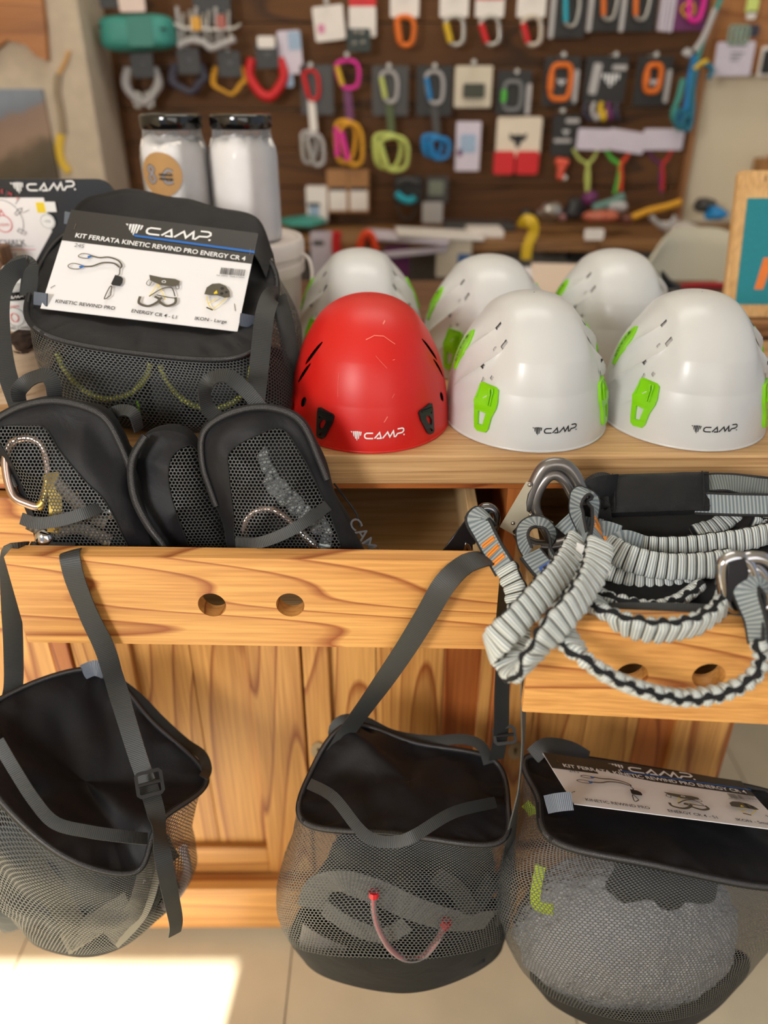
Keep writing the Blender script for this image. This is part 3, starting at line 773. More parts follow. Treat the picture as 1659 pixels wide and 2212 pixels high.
# harness inside, its leg loops edged in yellow-green
GRN = webbing('olive_cord', (74, 80, 18), (168, 170, 60), .004, .5)
def leg_loop(root, U, top, mat, edge, nm='leg_loop', r=.0038):
    P = pp([(a, b, c-.017) for a, b, c in U], 40); T = pp([(a, b, c-.014) for a, b, c in top], 40)
    rows = [[a.lerp(b, t/8)+Vector((0, .006*math.sin(PI*t/8), 0))*(-1) for t in range(9)] for a, b in zip(P, T)]
    o = MB().grid(rows).build(nm, mat, root, ang=180)
    MB().tube(P, r, 8).build('edge_cord', edge, o, ang=180); return o
hA = thing('climbing_harness', 'black harness with yellow-green edged leg loops inside the bag on the counter', 'harness', (-.28, .97, 1.02))
PADM = fabric('harness_pad', (30, 31, 33), .7)
leg_loop(hA, [(122, 762, .935), (150, 812, .933), (195, 850, .931), (240, 861, .930), (285, 848, .930), (315, 815, .929), (326, 785, .929)], [(124, 760, .938), (160, 775, .94), (200, 785, .94), (240, 788, .94), (280, 786, .94), (305, 783, .938), (325, 780, .935)], PADM, GRN)
leg_loop(hA, [(346, 788, .928), (362, 825, .927), (395, 862, .927), (440, 882, .927), (485, 878, .928), (525, 850, .929), (545, 790, .932)], [(348, 786, .93), (375, 792, .934), (410, 796, .936), (450, 798, .938), (490, 795, .938), (520, 790, .937), (543, 786, .936)], PADM, GRN)
mb = MB(); rows = []
for i in range(40):
    th = 2*PI*i/40; rows.append([])
    for j in range(20):
        ph = PI*j/19; q = W(340, 815, 1.01)+Vector((.150*math.sin(ph)*math.cos(th), .068*math.sin(ph)*math.sin(th), .060*math.cos(ph)))
        rows[-1].append(q+Vector((1, 1, 1))*.010*vnoise(q, 20))
mb.grid(rows, True).build('waist_pad', PADM, hA, ang=180)
strap(hA, [(352, 800, .922), (360, 850, .921), (372, 893, .922)], .034, name='web_strap'); strap(hA, [(292, 862, .923), (300, 905, .925)], .022, name='buckle_tab', n=8)
strap(hA, [(297, 866, .920), (302, 898, .921)], .003, name='tab_stripe', n=8, mat=LIME)
# ---------------------------------------------------------------- hanging bag, left
bB = thing('mesh_kit_bag', 'black mesh bag hung at the lower left of the counter, no card on its lid', 'bag', W(200, 1800, .66), 'black mesh kit bags')
rimB = [(-40, 1665, .595), (120, 1838, .562), (290, 1884, .578), (345, 1775, .625), (446, 1682, .715), (330, 1560, .755), (205, 1446, .785), (-20, 1525, .70)]
b2 = [(-50, 1800, .58), (95, 1920, .548), (285, 1940, .565), (365, 1860, .63), (412, 1770, .725), (300, 1700, .785), (150, 1640, .795), (-70, 1700, .69)]
b3 = [(5, 1955, .60), (125, 1995, .56), (285, 1995, .575), (385, 1935, .64), (432, 1850, .72), (300, 1800, .785), (150, 1790, .785), (-10, 1850, .69)]
b4 = [(72, 2040, .63), (170, 2068, .60), (258, 2050, .61), (332, 1995, .65), (372, 1945, .71), (260, 1930, .74), (140, 1930, .74), (62, 1990, .69)]
PB = bag_body(bB, [rimB, b2, b3, b4], .97, (NET, BLK2), seed=5, wr=.010)
lid_surface(bB, PB[0], W(190, 1680, .675), -.004, BLK, 9, .011, creases=((W(80, 1700, .62), W(330, 1700, .66), .022, -.018), (W(215, 1500, .75), W(320, 1690, .67), .016, -.012), (W(330, 1700, .66), W(440, 1672, .70), .02, .016)))
zipper(bB, PB[0])
strap(bB, [(160, 1188, .752), (152, 1192, .733), (151, 1206, .722), (163, 1255, .716), (195, 1335, .714), (226, 1400, .71), (248, 1470, .70), (275, 1560, .685), (300, 1640, .665), (318, 1690, .648)],   .0225, [(0, -.2, 1), (0, -.8, .6), (0, -1, 0), (.25, -1, .1), (.75, -.7, .1), (.2, -1, .1), (.1, -1, .2), (.1, -1, .2)], name='shoulder_strap')
strap(bB, [(318, 1690, .642), (338, 1760, .61), (352, 1850, .565), (368, 1930, .555), (380, 1990, .56), (377, 2018, .562)], (.0215, .016), [(.55, -1, .1), (.7, -1, 0), (.8, -1, 0)], name='strap_tail')
strap(bB, [(55, 1188, .752), (38, 1192, .742), (24, 1200, .750), (24, 1290, .755), (29, 1400, .752), (28, 1490, .74), (10, 1530, .715)], .0225, Vector((.4, -1, .1)), name='shoulder_strap')
strap(bB, [(60, 1186, .750), (110, 1187, .748), (160, 1188, .75)], .022, Vector((0, -.3, 1)), n=12, name='strap_bight')
buckle(bB, 323, 1692, .636, .032, .030, .25)
strap(bB, [(-5, 1600, .60), (30, 1660, .585), (75, 1730, .572), (120, 1778, .565), (190, 1796, .565), (260, 1806, .572), (318, 1812, .588)], .0130, Vector((-.1, -.5, .9)), name='lid_handle')
strap(bB, [(215, 1447, .78), (290, 1500, .785), (350, 1560, .78), (400, 1605, .765), (435, 1630, .74), (447, 1660, .72), (440, 1680, .70)], .0130, Vector((.3, -.6, .8)), name='lid_handle')
strap(bB, [(180, 1452, .775), (205, 1443, .772), (228, 1450, .772)], .020, n=10, name='lid_tab', mat=MC['grey_strap'])
hB = thing('climbing_harness', 'dark harness bundle with red and shiny clear bits inside the lower left bag', 'harness', W(200, 1900, .68))
def bundle(root, c, rad, mat, seed, name='waist_pad', amp=.02):
    mb = MB(); rows = []
    for i in range(48):
        th = 2*PI*i/48; rows.append([])
        for j in range(24):
            ph = PI*j/23; q = c+Vector((rad[0]*math.sin(ph)*math.cos(th), rad[1]*math.sin(ph)*math.sin(th), rad[2]*math.cos(ph)))
            d = (q-c); rows[-1].append(c+d*(1+amp/max(rad)*4*(vnoise(q+Vector((seed, 0, 0)), 16)+.5*vnoise(q+Vector((seed, 5, 0)), 34))))
    return mb.grid(rows, True).build(name, mat, root, ang=180)
GREYPAD = fabric('grey_pad', (62, 66, 68), .7)
bundle(hB, W(150, 1868, .680), (.112, .064, .118), GREYPAD, 3)
CLEAR = clear('clear_tube', (240, 236, 238), .55, .08)
REDC = plain('red_cord', (160, 26, 40), .35, var=.05)
for P in ([(318, 1860, .62), (312, 1905, .60), (290, 1950, .60), (255, 1990, .61), (240, 2010, .62)], [(395, 1830, .70), (405, 1880, .69), (385, 1930, .67), (350, 1960, .655)]):
    q = MB().tube(pp(P, 24), .006, 8).build('gear_loop', clear('clear_tube'), hB); MB().tube(pp(P, 24), .0022, 6).build('gear_cord', REDC, q)
for P in ([(330, 1850, .615), (300, 1960, .585), (240, 2030, .60)], [(60, 1860, .58), (130, 1950, .575), (180, 2040, .60)], [(280, 1950, .595), (200, 2000, .585), (140, 2040, .60)]):
    strap(hB, P, .028, n=24, name='web_strap', mat=webbing('tan_web', (84, 80, 70), (130, 124, 108), .0028, .6))
# ---------------------------------------------------------------- hanging bag, centre
bC = thing('mesh_kit_bag', 'black mesh bag hung in the middle, carry handle drooping over its front zip', 'bag', W(860, 1850, .66), 'black mesh kit bags')
rimC = [(658, 1776, .608), (850, 1800, .598), (1070, 1822, .602), (1097, 1735, .665), (1062, 1640, .742), (900, 1606, .752), (752, 1566, .755), (672, 1668, .69)]
c2 = [(632, 1880, .60), (850, 1890, .576), (1090, 1890, .598), (1107, 1850, .68), (1082, 1790, .76), (880, 1750, .775), (690, 1760, .775), (616, 1850, .69)]
c3 = [(632, 2010, .605), (850, 2020, .562), (1080, 2005, .60), (1108, 1960, .68), (1085, 1900, .76), (870, 1890, .785), (680, 1890, .775), (609, 1970, .69)]
c4 = [(700, 2110, .625), (870, 2146, .592), (1010, 2110, .612), (1085, 2050, .68), (1055, 1990, .745), (870, 1990, .77), (710, 1990, .755), (650, 2050, .69)]
PC = bag_body(bC, [rimC, c2, c3, c4], .80, (NET, BLK2), seed=8, wr=.008)
lid_surface(bC, PC[0], W(880, 1700, .675), .010, BLK, 4, .010, creases=((W(745, 1580, .74), W(880, 1720, .66), .03, .020), (W(1060, 1640, .73), W(930, 1700, .66), .02, -.014), (W(900, 1640, .73), W(880, 1720, .66), .03, -.012)))
zipper(bC, PC[0])
strap(bC, [(1073, 1214, .735), (1055, 1206, .722), (1030, 1209, .712), (1000, 1222, .706), (960, 1262, .702), (920, 1330, .70), (880, 1395, .70), (835, 1462, .705), (790, 1525, .72), (750, 1580, .735), (712, 1640, .715)], (.027, .021), [(0, 0, 1), (0, -.3, 1), (0, -.9, .5), (-.2, -1, .1), (-.2, -1, 0), (0, -1, 0), (0, -1, 0), (0, -1, .1)], name='shoulder_strap')
strap(bC, [(1070, 1214, .738), (1083, 1220, .735), (1087, 1260, .735), (1084, 1330, .735), (1086, 1420, .735), (1084, 1500, .735), (1082, 1580, .735), (1072, 1640, .73)], .0215, [(0, 0, 1), (.6, -.8, .3), (.6, -.8, 0), (.5, -1, 0), (.4, -1, 0), (.3, -1, 0)], name='shoulder_strap')
buckle(bC, 1090, 1588, .733, .030, .024, .1)
strap(bC, [(668, 1693, .650), (720, 1722, .622), (775, 1790, .588), (810, 1815, .578), (860, 1818, .574), (900, 1802, .576), (980, 1755, .605), (1070, 1733, .648)], .0130, Vector((0, -.6, .8)), name='lid_handle')
strap(bC, [(722, 1600, .745), (722, 1572, .757), (745, 1554, .762), (790, 1560, .765), (850, 1588, .765), (930, 1600, .763), (1000, 1597, .76), (1040, 1612, .75), (1055, 1650, .735)], .014, Vector((0, -.5, .8)), name='lid_handle')
MB().tube(pp([(712, 1600, .744), (703, 1608, .742), (705, 1625, .740), (713, 1632, .738), (708, 1622, .736)], 20), .0016, 6).build('zip_pull', BLKP, bC)
hC = thing('climbing_harness', 'dark harness with a grey band and red-tipped gear loop in the middle bag', 'harness', W(860, 1960, .66))
bundle(hC, W(885, 1925, .686), (.112, .066, .130), PADM, 6)
GREYB = webbing('grey_band', (92, 92, 92), (136, 136, 134), .004, .6)
strap(hC, [(672, 1960, .625), (690, 1915, .608), (740, 1905, .592), (810, 1925, .585), (900, 1965, .582), (990, 1990, .595), (1060, 1985, .62)], .036, Vector((0, -1, .2)), name='waist_band', mat=GREYB)
strap(hC, [(700, 1960, .61), (760, 2000, .59), (830, 2020, .583), (880, 1995, .585)], .022, Vector((0, -1, .3)), name='web_strap', mat=GREYB)
strap(hC, [(650, 2020, .638), (690, 2048, .620), (740, 2070, .612)], .038, Vector((0, -1, .3)), n=14, name='web_strap', mat=webbing('silver_band', (120, 116, 114), (176, 170, 168), .004, .4))
strap(hC, [(940, 1890, .60), (985, 1920, .597), (1020, 1960, .60), (1065, 1900, .63)], .024, Vector((0, -1, .3)), name='web_strap')
gl = pp([(808, 1926, .576), (808, 1965, .570), (820, 2010, .568), (845, 2050, .572), (880, 2072, .576), (915, 2064, .577), (945, 2030, .576), (966, 1990, .580)], 40)
q = MB().tube(gl, .0042, 10).build('gear_loop', clear('clear_sleeve', (250, 244, 246), .92, .06), hC); MB().tube(gl, .0034, 8).build('gear_cord', REDC, q)
for P in (gl[:3], gl[-3:]): MB().tube([P[0], P[0].lerp(P[-1], .5), P[-1]], .0062, 10).build('loop_end', plain('bright_red', (196, 24, 40), .4), q)
# ---------------------------------------------------------------- hanging bag, right
bD = thing('mesh_kit_bag', 'black mesh bag hung at the right with a printed card lying on its lid', 'bag', W(1400, 1900, .65), 'black mesh kit bags')
rimD = [(1195, 1815, .575), (1400, 1866, .553), (1700, 1915, .55), (1760, 1810, .62), (1700, 1725, .70), (1450, 1670, .725), (1152, 1632, .735), (1163, 1725, .65)]
d2 = [(1105, 1905, .575), (1370, 1960, .525), (1680, 1975, .545), (1750, 1900, .64), (1700, 1850, .74), (1400, 1820, .765), (1150, 1790, .765), (1083, 1850, .67)]
d3 = [(1130, 2065, .582), (1370, 2100, .525), (1610, 2085, .558), (1690, 2010, .64), (1650, 1960, .73), (1400, 1950, .77), (1180, 1950, .76), (1090, 2000, .67)]
d4 = [(1215, 2185, .602), (1370, 2245, .572), (1500, 2215, .585), (1590, 2130, .64), (1550, 2080, .71), (1380, 2080, .74), (1230, 2080, .73), (1170, 2130, .66)]
PD = bag_body(bD, [rimD, d2, d3, d4], .90, (NET, BLK2), seed=12, wr=.006)
lid_surface(bD, PD[0], W(1420, 1770, .645), .008, BLK, 14, .008)
zipper(bD, PD[0], r=.0030)
kit_card(bD, [W(1172, 1628, .715), W(1600, 1690, .705), W(1700, 1797, .605), W(1240, 1738, .615)], 'Small', 'S1')
strap(bD, [(1142, 1345, .632), (1134, 1400, .628), (1131, 1500, .635), (1130, 1600, .645), (1121, 1700, .64), (1104, 1800, .628), (1092, 1900, .628), (1086, 1990, .63)],   .0225, [(.97, -.35, 0), (.97, -.38, 0), (.95, -.30, 0), (.93, -.28, 0), (.75, -.7, 0), (.55, -.9, 0), (.6, -.8, 0)], name='shoulder_strap', mat=webbing('grey_black_strap', (62, 62, 60), (92, 92, 90), .0021, .5, 1, .4))
strap(bD, [(1150, 1634, .728), (1180, 1612, .735), (1230, 1618, .738), (1270, 1640, .735)], .022, Vector((0, -.5, 1)), name='lid_handle')
strap(bD, [(1180, 1738, .612), (1205, 1733, .606), (1236, 1730, .604)], .020, n=10, name='lid_tab', mat=MC['grey_strap'])
hD = thing('wrapped_helmet', 'white helmet in crumpled bubble wrap with lime marks inside the right bag', 'helmet', W(1380, 2000, .63))
bundle(hD, W(1345, 2005, .660), (.130, .076, .122), plain('wrapped_white', (226, 228, 236), .35), 21, 'shell', .006)
mb = MB(); rows = []; cc = W(1352, 2008, .658)
for i in range(120):
    th = 2*PI*i/120; rows.append([])
    for j in range(60):
        ph = PI*j/59; q = cc+Vector((.154*math.sin(ph)*math.cos(th), .086*math.sin(ph)*math.sin(th), .136*math.cos(ph)))
        a = vnoise(q, 30); b = vnoise(q+Vector((2, 2, 2)), 75)
        rows[-1].append(cc+(q-cc)*(1+.055*a+.05*abs(b)-.02))
mb.grid(rows, True).build('bubble_wrap', clear('bubble_wrap', (240, 241, 250), .42, .10, 210), hD, ang=20)
LIMEY = plain('lime_print', (196, 222, 20), .5)
for P in ([(1168, 1870, .585), (1158, 1920, .575), (1160, 1955, .570), (1195, 1965, .560)], [(1134, 1735, .685), (1146, 1748, .680), (1152, 1760, .675)]):
    strap(hD, P, .012, n=16, name='lime_mark', mat=LIMEY)
bundle(hD, W(1420, 1890, .65), (.085, .05, .03), PADM, 30, 'chin_pad', .012)
# ================================================================== zip pouches in the open drawer
def hit(poly, c, d):
    """where the ray from c along d leaves the polygon (2-D)"""
    best = None
    for i in range(len(poly)):
        a, b = poly[i], poly[(i+1) % len(poly)]; e = b-a; den = d.x*e.y-d.y*e.x
        if abs(den) < 1e-9: continue
        t = ((a.x-c.x)*e.y-(a.y-c.y)*e.x)/den; u = ((a.x-c.x)*d.y-(a.y-c.y)*d.x)/den
        if t > 0 and -1e-6 <= u <= 1+1e-6 and (best is None or t > best): best = t
    return best or 0
def pouch(label, outline, win, yfn, bulge, deep, zipr, seed, cpx, NA=144, group='zip pouches in the open drawer'):
    cx, cy = cpx; cpt = W(cx, cy, yfn(cx, cy))
    root = thing('zip_pouch', label, 'pouch', cpt, group)
    O = [Vector((p.x, p.y)) for p in spline([Vector((a, b, 0)) for a, b in outline], 160, True)]
    Wd = [Vector((p.x, p.y)) for p in spline([Vector((a, b, 0)) for a, b in win], 160, True)]
    c2 = Vector(cpx); ringO, ringW = [], []
    for i in range(NA):
        d = Vector((math.cos(2*PI*i/NA), math.sin(2*PI*i/NA))); ringO.append(c2+d*hit(O, c2, d)); ringW.append(c2+d*min(hit(Wd, c2, d), hit(O, c2, d)*.94))
    def up(q, s, i):
        p = W(q.x, q.y, yfn(q.x, q.y)); f = (CAMP-p).normalized()
        return p+f*(bulge*(1-s**2.6)+(.5 if s < 1 else 0)*.028*(vnoise(p+Vector((seed, 0, 0)), 14)*.7-abs(vnoise(p+Vector((0, seed, 0)), 20))*.8)*min(1, (1-s)*5))
    def s_of(q, i): return min(1, (q-c2).length/max(1e-6, (ringO[i]-c2).length))
    ann = [[up(ringO[i].lerp(ringW[i], k/8), s_of(ringO[i].lerp(ringW[i], k/8), i), i) for k in range(9)] for i in range(NA)]
    MB().grid(ann, True, False, lambda i, j: (i*.004, j*.01)).build('front_panel', BLK, root, ang=180)
    nt_ = [[up(ringW[i].lerp(c2, k/16*.995), s_of(ringW[i].lerp(c2, k/16*.995), i), i) for k in range(17)] for i in range(NA)]
    ex = Vector((1, 0, 0)); ev = Vector((0, .35, .94))
    q = MB(); q.grid(nt_, True, False); q.uv = [((p-cpt).dot(ex), (p-cpt).dot(ev)) for p in q.v]; q.build('net_window', NETF, root, ang=180)
    back = Vector((0, .80, -.35)).normalized()
    sides = [[ann[i][0]+back*deep*t+(ann[i][0]-cpt)*(.05*math.sin(PI*min(1, t*1.3))) for t in (0, .15, .35, .6, .85, 1)] for i in range(NA)]
    for i in range(NA):
        for k in range(1, 6): sides[i][k] = sides[i][k]+Vector((1, 1, 1))*.004*vnoise(sides[i][k], 22)
    mb = MB(); mb.grid(sides, True, False); cb = cpt+back*deep*1.05
    mb.grid([[sides[i][5].lerp(cb, t) for t in (0, .5, .98)] for i in range(NA)], True, False); mb.build('back_panel', BLK2, root, ang=180)
    if zipr:
        a, b = zipr
        Z = evenly([ann[i % NA][0]+(CAMP-ann[i % NA][0]).normalized()*.0015 for i in range(a, b)], 80)
        zipper(root, Z, False, .0030)
    # stitch line along the window
    MB().tube([ann[i][8]+(CAMP-ann[i][8]).normalized()*.0007 for i in range(NA)], .0007, 5, True).build('seam', TAPE, root, ang=180)
    return root
yf1 = lambda x, y: .768+(1190-y)*.00017
p1 = pouch('left black zip pouch in the drawer, big carabiner behind its net', [(-28, 925), (35, 882), (110, 866), (180, 878), (228, 905), (262, 965), (295, 1050), (318, 1140), (318, 1215), (200, 1225), (100, 1215), (62, 1120), (20, 1020), (-20, 970)],
           [(-10, 930), (60, 918), (98, 925), (130, 975), (185, 1040), (225, 1080), (262, 1150), (278, 1205), (190, 1212), (112, 1200), (74, 1115), (30, 1010)], yf1, .028, .034, (76, 140), 1, (140, 1070))
yf2 = lambda x, y: .790+(1190-y)*.00012+(x-290)*.00008
p2 = pouch('middle black zip pouch in the drawer, its zip turned to the front', [(325, 936), (392, 936), (440, 985), (470, 1060), (505, 1150), (520, 1225), (400, 1230), (310, 1215), (276, 1120), (268, 1040), (284, 985)],
           [(372, 985), (415, 962), (440, 1000), (462, 1070), (488, 1150), (492, 1215), (430, 1215), (385, 1120), (364, 1040)], yf2, .030, .030, None, 2, (400, 1090))
yf3 = lambda x, y: .770+(1190-y)*.00017
p3 = pouch('right black zip pouch in the drawer, a band across its net window', [(438, 1000), (440, 935), (485, 898), (555, 880), (618, 890), (658, 922), (692, 1000), (722, 1072), (762, 1150), (790, 1225), (640, 1232), (515, 1225), (482, 1130), (456, 1060)],
           [(497, 975), (555, 940), (608, 926), (650, 980), (690, 1060), (718, 1125), (732, 1200), (640, 1212), (522, 1206), (503, 1100), (494, 1020)], yf3, .030, .034, (68, 138), 3, (600, 1070))
zz = pp([(a, b, yf2(a, b)-c) for a, b, c in ((322, 940, .002), (296, 985, .006), (292, 1030, .012), (302, 1080, .018), (328, 1130, .024), (358, 1170, .022), (378, 1204, .016))], 60)
zipper(p2, [q+Vector((0, -.012, .004)) for q in zz], False, .0034)
F1 = [(0, -1, .5)]
strap(p1, [(46, 1120, .755), (80, 1130, .748), (130, 1124, .746), (190, 1106, .752), (240, 1084, .775)], .0135, Vector((0, -1, .5)), name='band')
strap(p3, [(510, 1172, .760), (560, 1172, .745), (620, 1150, .742), (670, 1120, .752), (708, 1092, .775)], .0130, Vector((0, -1, .5)), name='band')
GS = webbing('dark_strap', (26, 27, 27), (50, 52, 52), .0021, .55, 1, .4)
def vloop(root, pts0, w=.0175, nrm=Vector((1, -.2, .2))): return strap(root, [(a, b, c-.026) for a, b, c in pts0], w, nrm, name='hang_loop', mat=GS)
vloop(p1, [(42, 868, .868), (40, 845, .872), (62, 822, .872), (98, 810, .868), (114, 830, .862), (118, 866, .858)], .017, [(.8, -.5, .3), (.5, -.7, .5), (0, -.7, .7), (.5, -.7, .3), (.8, -.6, 0)])
vloop(p2, [(284, 985, .858), (262, 960, .862), (244, 920, .866), (244, 896, .868), (268, 886, .866), (290, 896, .862), (300, 930, .86)], .016, [(.5, -.8, .2), (.7, -.7, .2), (.3, -.5, .7), (.9, -.3, .2)])
vloop(p3, [(470, 905, .862), (448, 880, .866), (442, 845, .868), (455, 820, .868), (490, 812, .866), (530, 842, .862), (565, 882, .856)], .017, [(.6, -.7, .2), (.7, -.6, .2), (0, -.6, .8), (-.2, -.7, .6), (-.4, -.7, .5)])
a = Art(); a.logo(0, 0, .018, 'g', True)
MB().tube(pp([(722, 1045, .80), (745, 1075, .805), (770, 1110, .80), (778, 1140, .79)], 20), .0012, 6).build('cord', BLKP, p3)
# printed panel on the flank of the right pouch
a = Art(); a.text('CAMP', 0, 0, .013, 'g', bold=.01)
b0 = W(752, 1128, .778); b1 = W(800, 1200, .758); dx = (b1-b0).normalized(); dn = (CAMP-b0).normalized(); dy = dn.cross(dx).normalized(); dy = dy if dy.x < 0 or True else -dy
if dy.dot(Vector((1, 0, 0))) < 0: dy = -dy
a.build('flank_print', lambda u, v, w=0: b0+dx*u*1.1+dy*v*1.0+dn*(w+.004), {'g': plain('ink_dark_grey', (62, 62, 66), .7)}, p3)
# ---- carabiners
def carabiner(root, P, r, mat, gate=None, gmat=None, flat=1.0, name='carabiner', gr=.8):
    o = MB().tube(P, r, 12, True, 0, flat).build(name, mat, root, ang=180)
    if gate:
        n = len(P); i0, i1 = int(gate[0]*n), int(gate[1]*n)
        Q = [P[i % n]+(CAMP-P[i % n]).normalized()*r*.35 for i in range(i0, i1+1)]
        MB().tube(Q, r*1.22*gr/.8, 12).build('gate', gmat or mat, o, ang=180)
    return o
k1 = thing('locking_carabiner', 'shiny brown-grey carabiner showing through the left pouch net', 'carabiner', W(60, 1010, .79))
carabiner(k1, spline([W(*q) for q in [(a, b, yf1(a, b)-.004) for a, b in ((14, 985), (28, 956), (60, 946), (90, 960), (103, 1000), (104, 1050), (90, 1092), (56, 1086), (30, 1070), (17, 1030))]], 60, True), .0055, plain('bronze_metal', (176, 152, 140), .25, 1.0), (.45, .62), plain('brass', (196, 170, 96), .3, 1.0))
strap(k1, [(112, 1020, .785), (118, 1060, .780), (120, 1110, .768), (116, 1150, .762)], .014, name='swivel_plate', mat=plain('brass', (196, 170, 96), .3, 1.0))
for q, rr in (((98, 1168, .762), .012), ((235, 1110, .785), .012)):
    mb = MB(); c = W(*q)
    mb.grid([[c+Vector((math.cos(2*PI*i/20)*math.sin(PI*j/10), math.sin(2*PI*i/20)*math.sin(PI*j/10)*.8, 1.3*math.cos(PI*j/10)))*rr for j in range(11)] for i in range(20)], True); mb.build('barrel', CHROME, k1)
k3 = thing('locking_carabiner', 'bright steel carabiner top and coiled grey band behind the right pouch net', 'carabiner', W(580, 1140, .79))
carabiner(k3, spline([W(*q) for q in ((535, 1170, .775), (530, 1130, .78), (550, 1106, .785), (585, 1100, .785), (615, 1115, .78), (650, 1150, .772), (690, 1195, .765), (660, 1230, .765), (590, 1225, .77))], 60, True), .006, plain('bronze_metal', (176, 152, 140), .25, 1.0), (.50, .62), CHROME)

c3 = thing('coiled_sling', 'gathered grey sling folded up behind the right pouch net', 'sling', W(630, 1030, .79))
for P in ([(565, 975), (580, 1010), (600, 1040), (622, 1062), (645, 1085), (668, 1110), (690, 1120)], [(575, 1030), (600, 1062), (628, 1085), (655, 1110), (690, 1140)], [(690, 1120), (706, 1150), (700, 1190)]):
    Q = evenly(pp([(a, b, yf3(a, b)-.010) for a, b in P], 60), 61)
    Q = [q+Vector((0, -.004*abs(math.sin(i*PI/6)), .003*math.sin(i*PI/6))) for i, q in enumerate(Q)]
    MB().ribbon(Q, .013, .002, Vector((-.1, -1, .3))).build('sling_fold', webbing('grey_fold', (150, 158, 160), (84, 92, 98), .006, .5), c3, ang=180)
c1 = thing('coiled_sling', 'dull tan sling folded behind the left pouch net', 'sling', W(160, 1110, .77))
for P in ([(120, 1040), (150, 1070), (190, 1110), (230, 1130)], [(60, 1130), (110, 1150), (170, 1140), (240, 1170)]):
    MB().ribbon(evenly(pp([(a, b, yf1(a, b)-.010) for a, b in P], 60), 40), .015, .002, Vector((-.1, -1, .3))).build('sling_fold', webbing('tan_fold', (110, 100, 84), (70, 62, 52), .006, .5), c1, ang=180)
# ================================================================== elastic lanyards over the right drawer
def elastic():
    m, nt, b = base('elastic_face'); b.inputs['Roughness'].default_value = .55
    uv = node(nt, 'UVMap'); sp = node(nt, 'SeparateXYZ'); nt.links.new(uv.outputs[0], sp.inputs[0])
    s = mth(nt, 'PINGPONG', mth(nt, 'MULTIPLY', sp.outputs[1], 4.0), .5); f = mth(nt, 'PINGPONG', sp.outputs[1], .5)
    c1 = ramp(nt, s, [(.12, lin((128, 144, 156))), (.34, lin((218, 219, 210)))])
    c2 = ramp(nt, f, [(.03, lin((66, 76, 88))), (.12, (1, 1, 1, 1))])     # crease shade painted as a dark blue-grey line at every stitch row
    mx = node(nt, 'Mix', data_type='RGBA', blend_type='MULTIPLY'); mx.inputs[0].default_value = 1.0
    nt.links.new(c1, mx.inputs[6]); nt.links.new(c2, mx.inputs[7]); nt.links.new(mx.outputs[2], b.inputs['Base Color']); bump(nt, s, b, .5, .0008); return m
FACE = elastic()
EDGE = fabric('elastic_edge', (24, 24, 26), .85, .5)
FLATW = webbing('grey_webbing', (158, 166, 166), (104, 116, 124), .0042, .6, 1, .8)
WEBK = webbing('black_webbing', (20, 20, 21), (38, 38, 40), .002, .7)
ORST = plain('orange_thread', (226, 138, 48), .7)
def ruched(root, pts, nrm, w=.027, th=.0105, puff=.0105, name='elastic_arm', seed=0, taper=(0, 0)):
    """gathered tubular webbing: striped faces puffing between stitches, black wavy edges"""
    P0 = spline([W(*p) for p in pts], 160); L = length(P0); npf = max(3, round(L/puff)); per = 8
    n = npf*per+1; P = evenly(P0, n); h = MB(); T = h.frames(P); rows = []
    for i, p in enumerate(P):
        f = i*(len(nrm)-1)/(n-1); a = min(int(f), max(0, len(nrm)-2)); N = Vector(nrm[a]).lerp(Vector(nrm[min(a+1, len(nrm)-1)]), f-a)
        N = (N-T[i]*N.dot(T[i])).normalized(); B = T[i].cross(N)
        s = abs(math.sin(PI*i/per)); kk = .42+.58*s**.5
        rnd = 1+.10*noise.noise(Vector((seed, i//per*3.1, 0)))
        end = min(1, i/(n*.02+1e-6)*.3+.7) if taper[0] else 1
        t = th*kk*rnd*1.12; ww = w/2*(.93+.07*s)*end
        zig = (1 if (i//per) % 2 else -1)*s*.0020
        prof = ((-.86, .86), (-.45, 1.0), (.45, 1.0), (.86, .86), (1.0, .42), (.93, .0), (1.0, -.42), (.86, -.86), (.45, -1.0), (-.45, -1.0), (-.86, -.86), (-1.0, -.42), (-.93, .0), (-1.0, .42))
        rows.append([p+B*ww*x+N*(t/2*y+(zig if abs(x) > .9 else 0)) for x, y in prof])
    mb = MB(); k = len(prof); Ls = [L*i/(n-1) for i in range(n)]
    for i in range(n-1):
        pass
    v = [q for r in rows for q in r]; uv = [(j/k, i/per) for i in range(n) for j in range(k)]
    o = 0; mb.v = v; mb.uv = uv
    for i in range(n-1):
        for j in range(k):
            j2 = (j+1) % k
            mb.f.append([i*k+j, i*k+j2, (i+1)*k+j2, (i+1)*k+j])
            mb.m.append(1 if j in (4, 5, 11, 12) else 0)
    mb.f.append(list(range(k))); mb.m.append(1); mb.f.append([(n-1)*k+j for j in range(k)][::-1]); mb.m.append(1)
    return mb.build(name, [FACE, EDGE], root, ang=75)
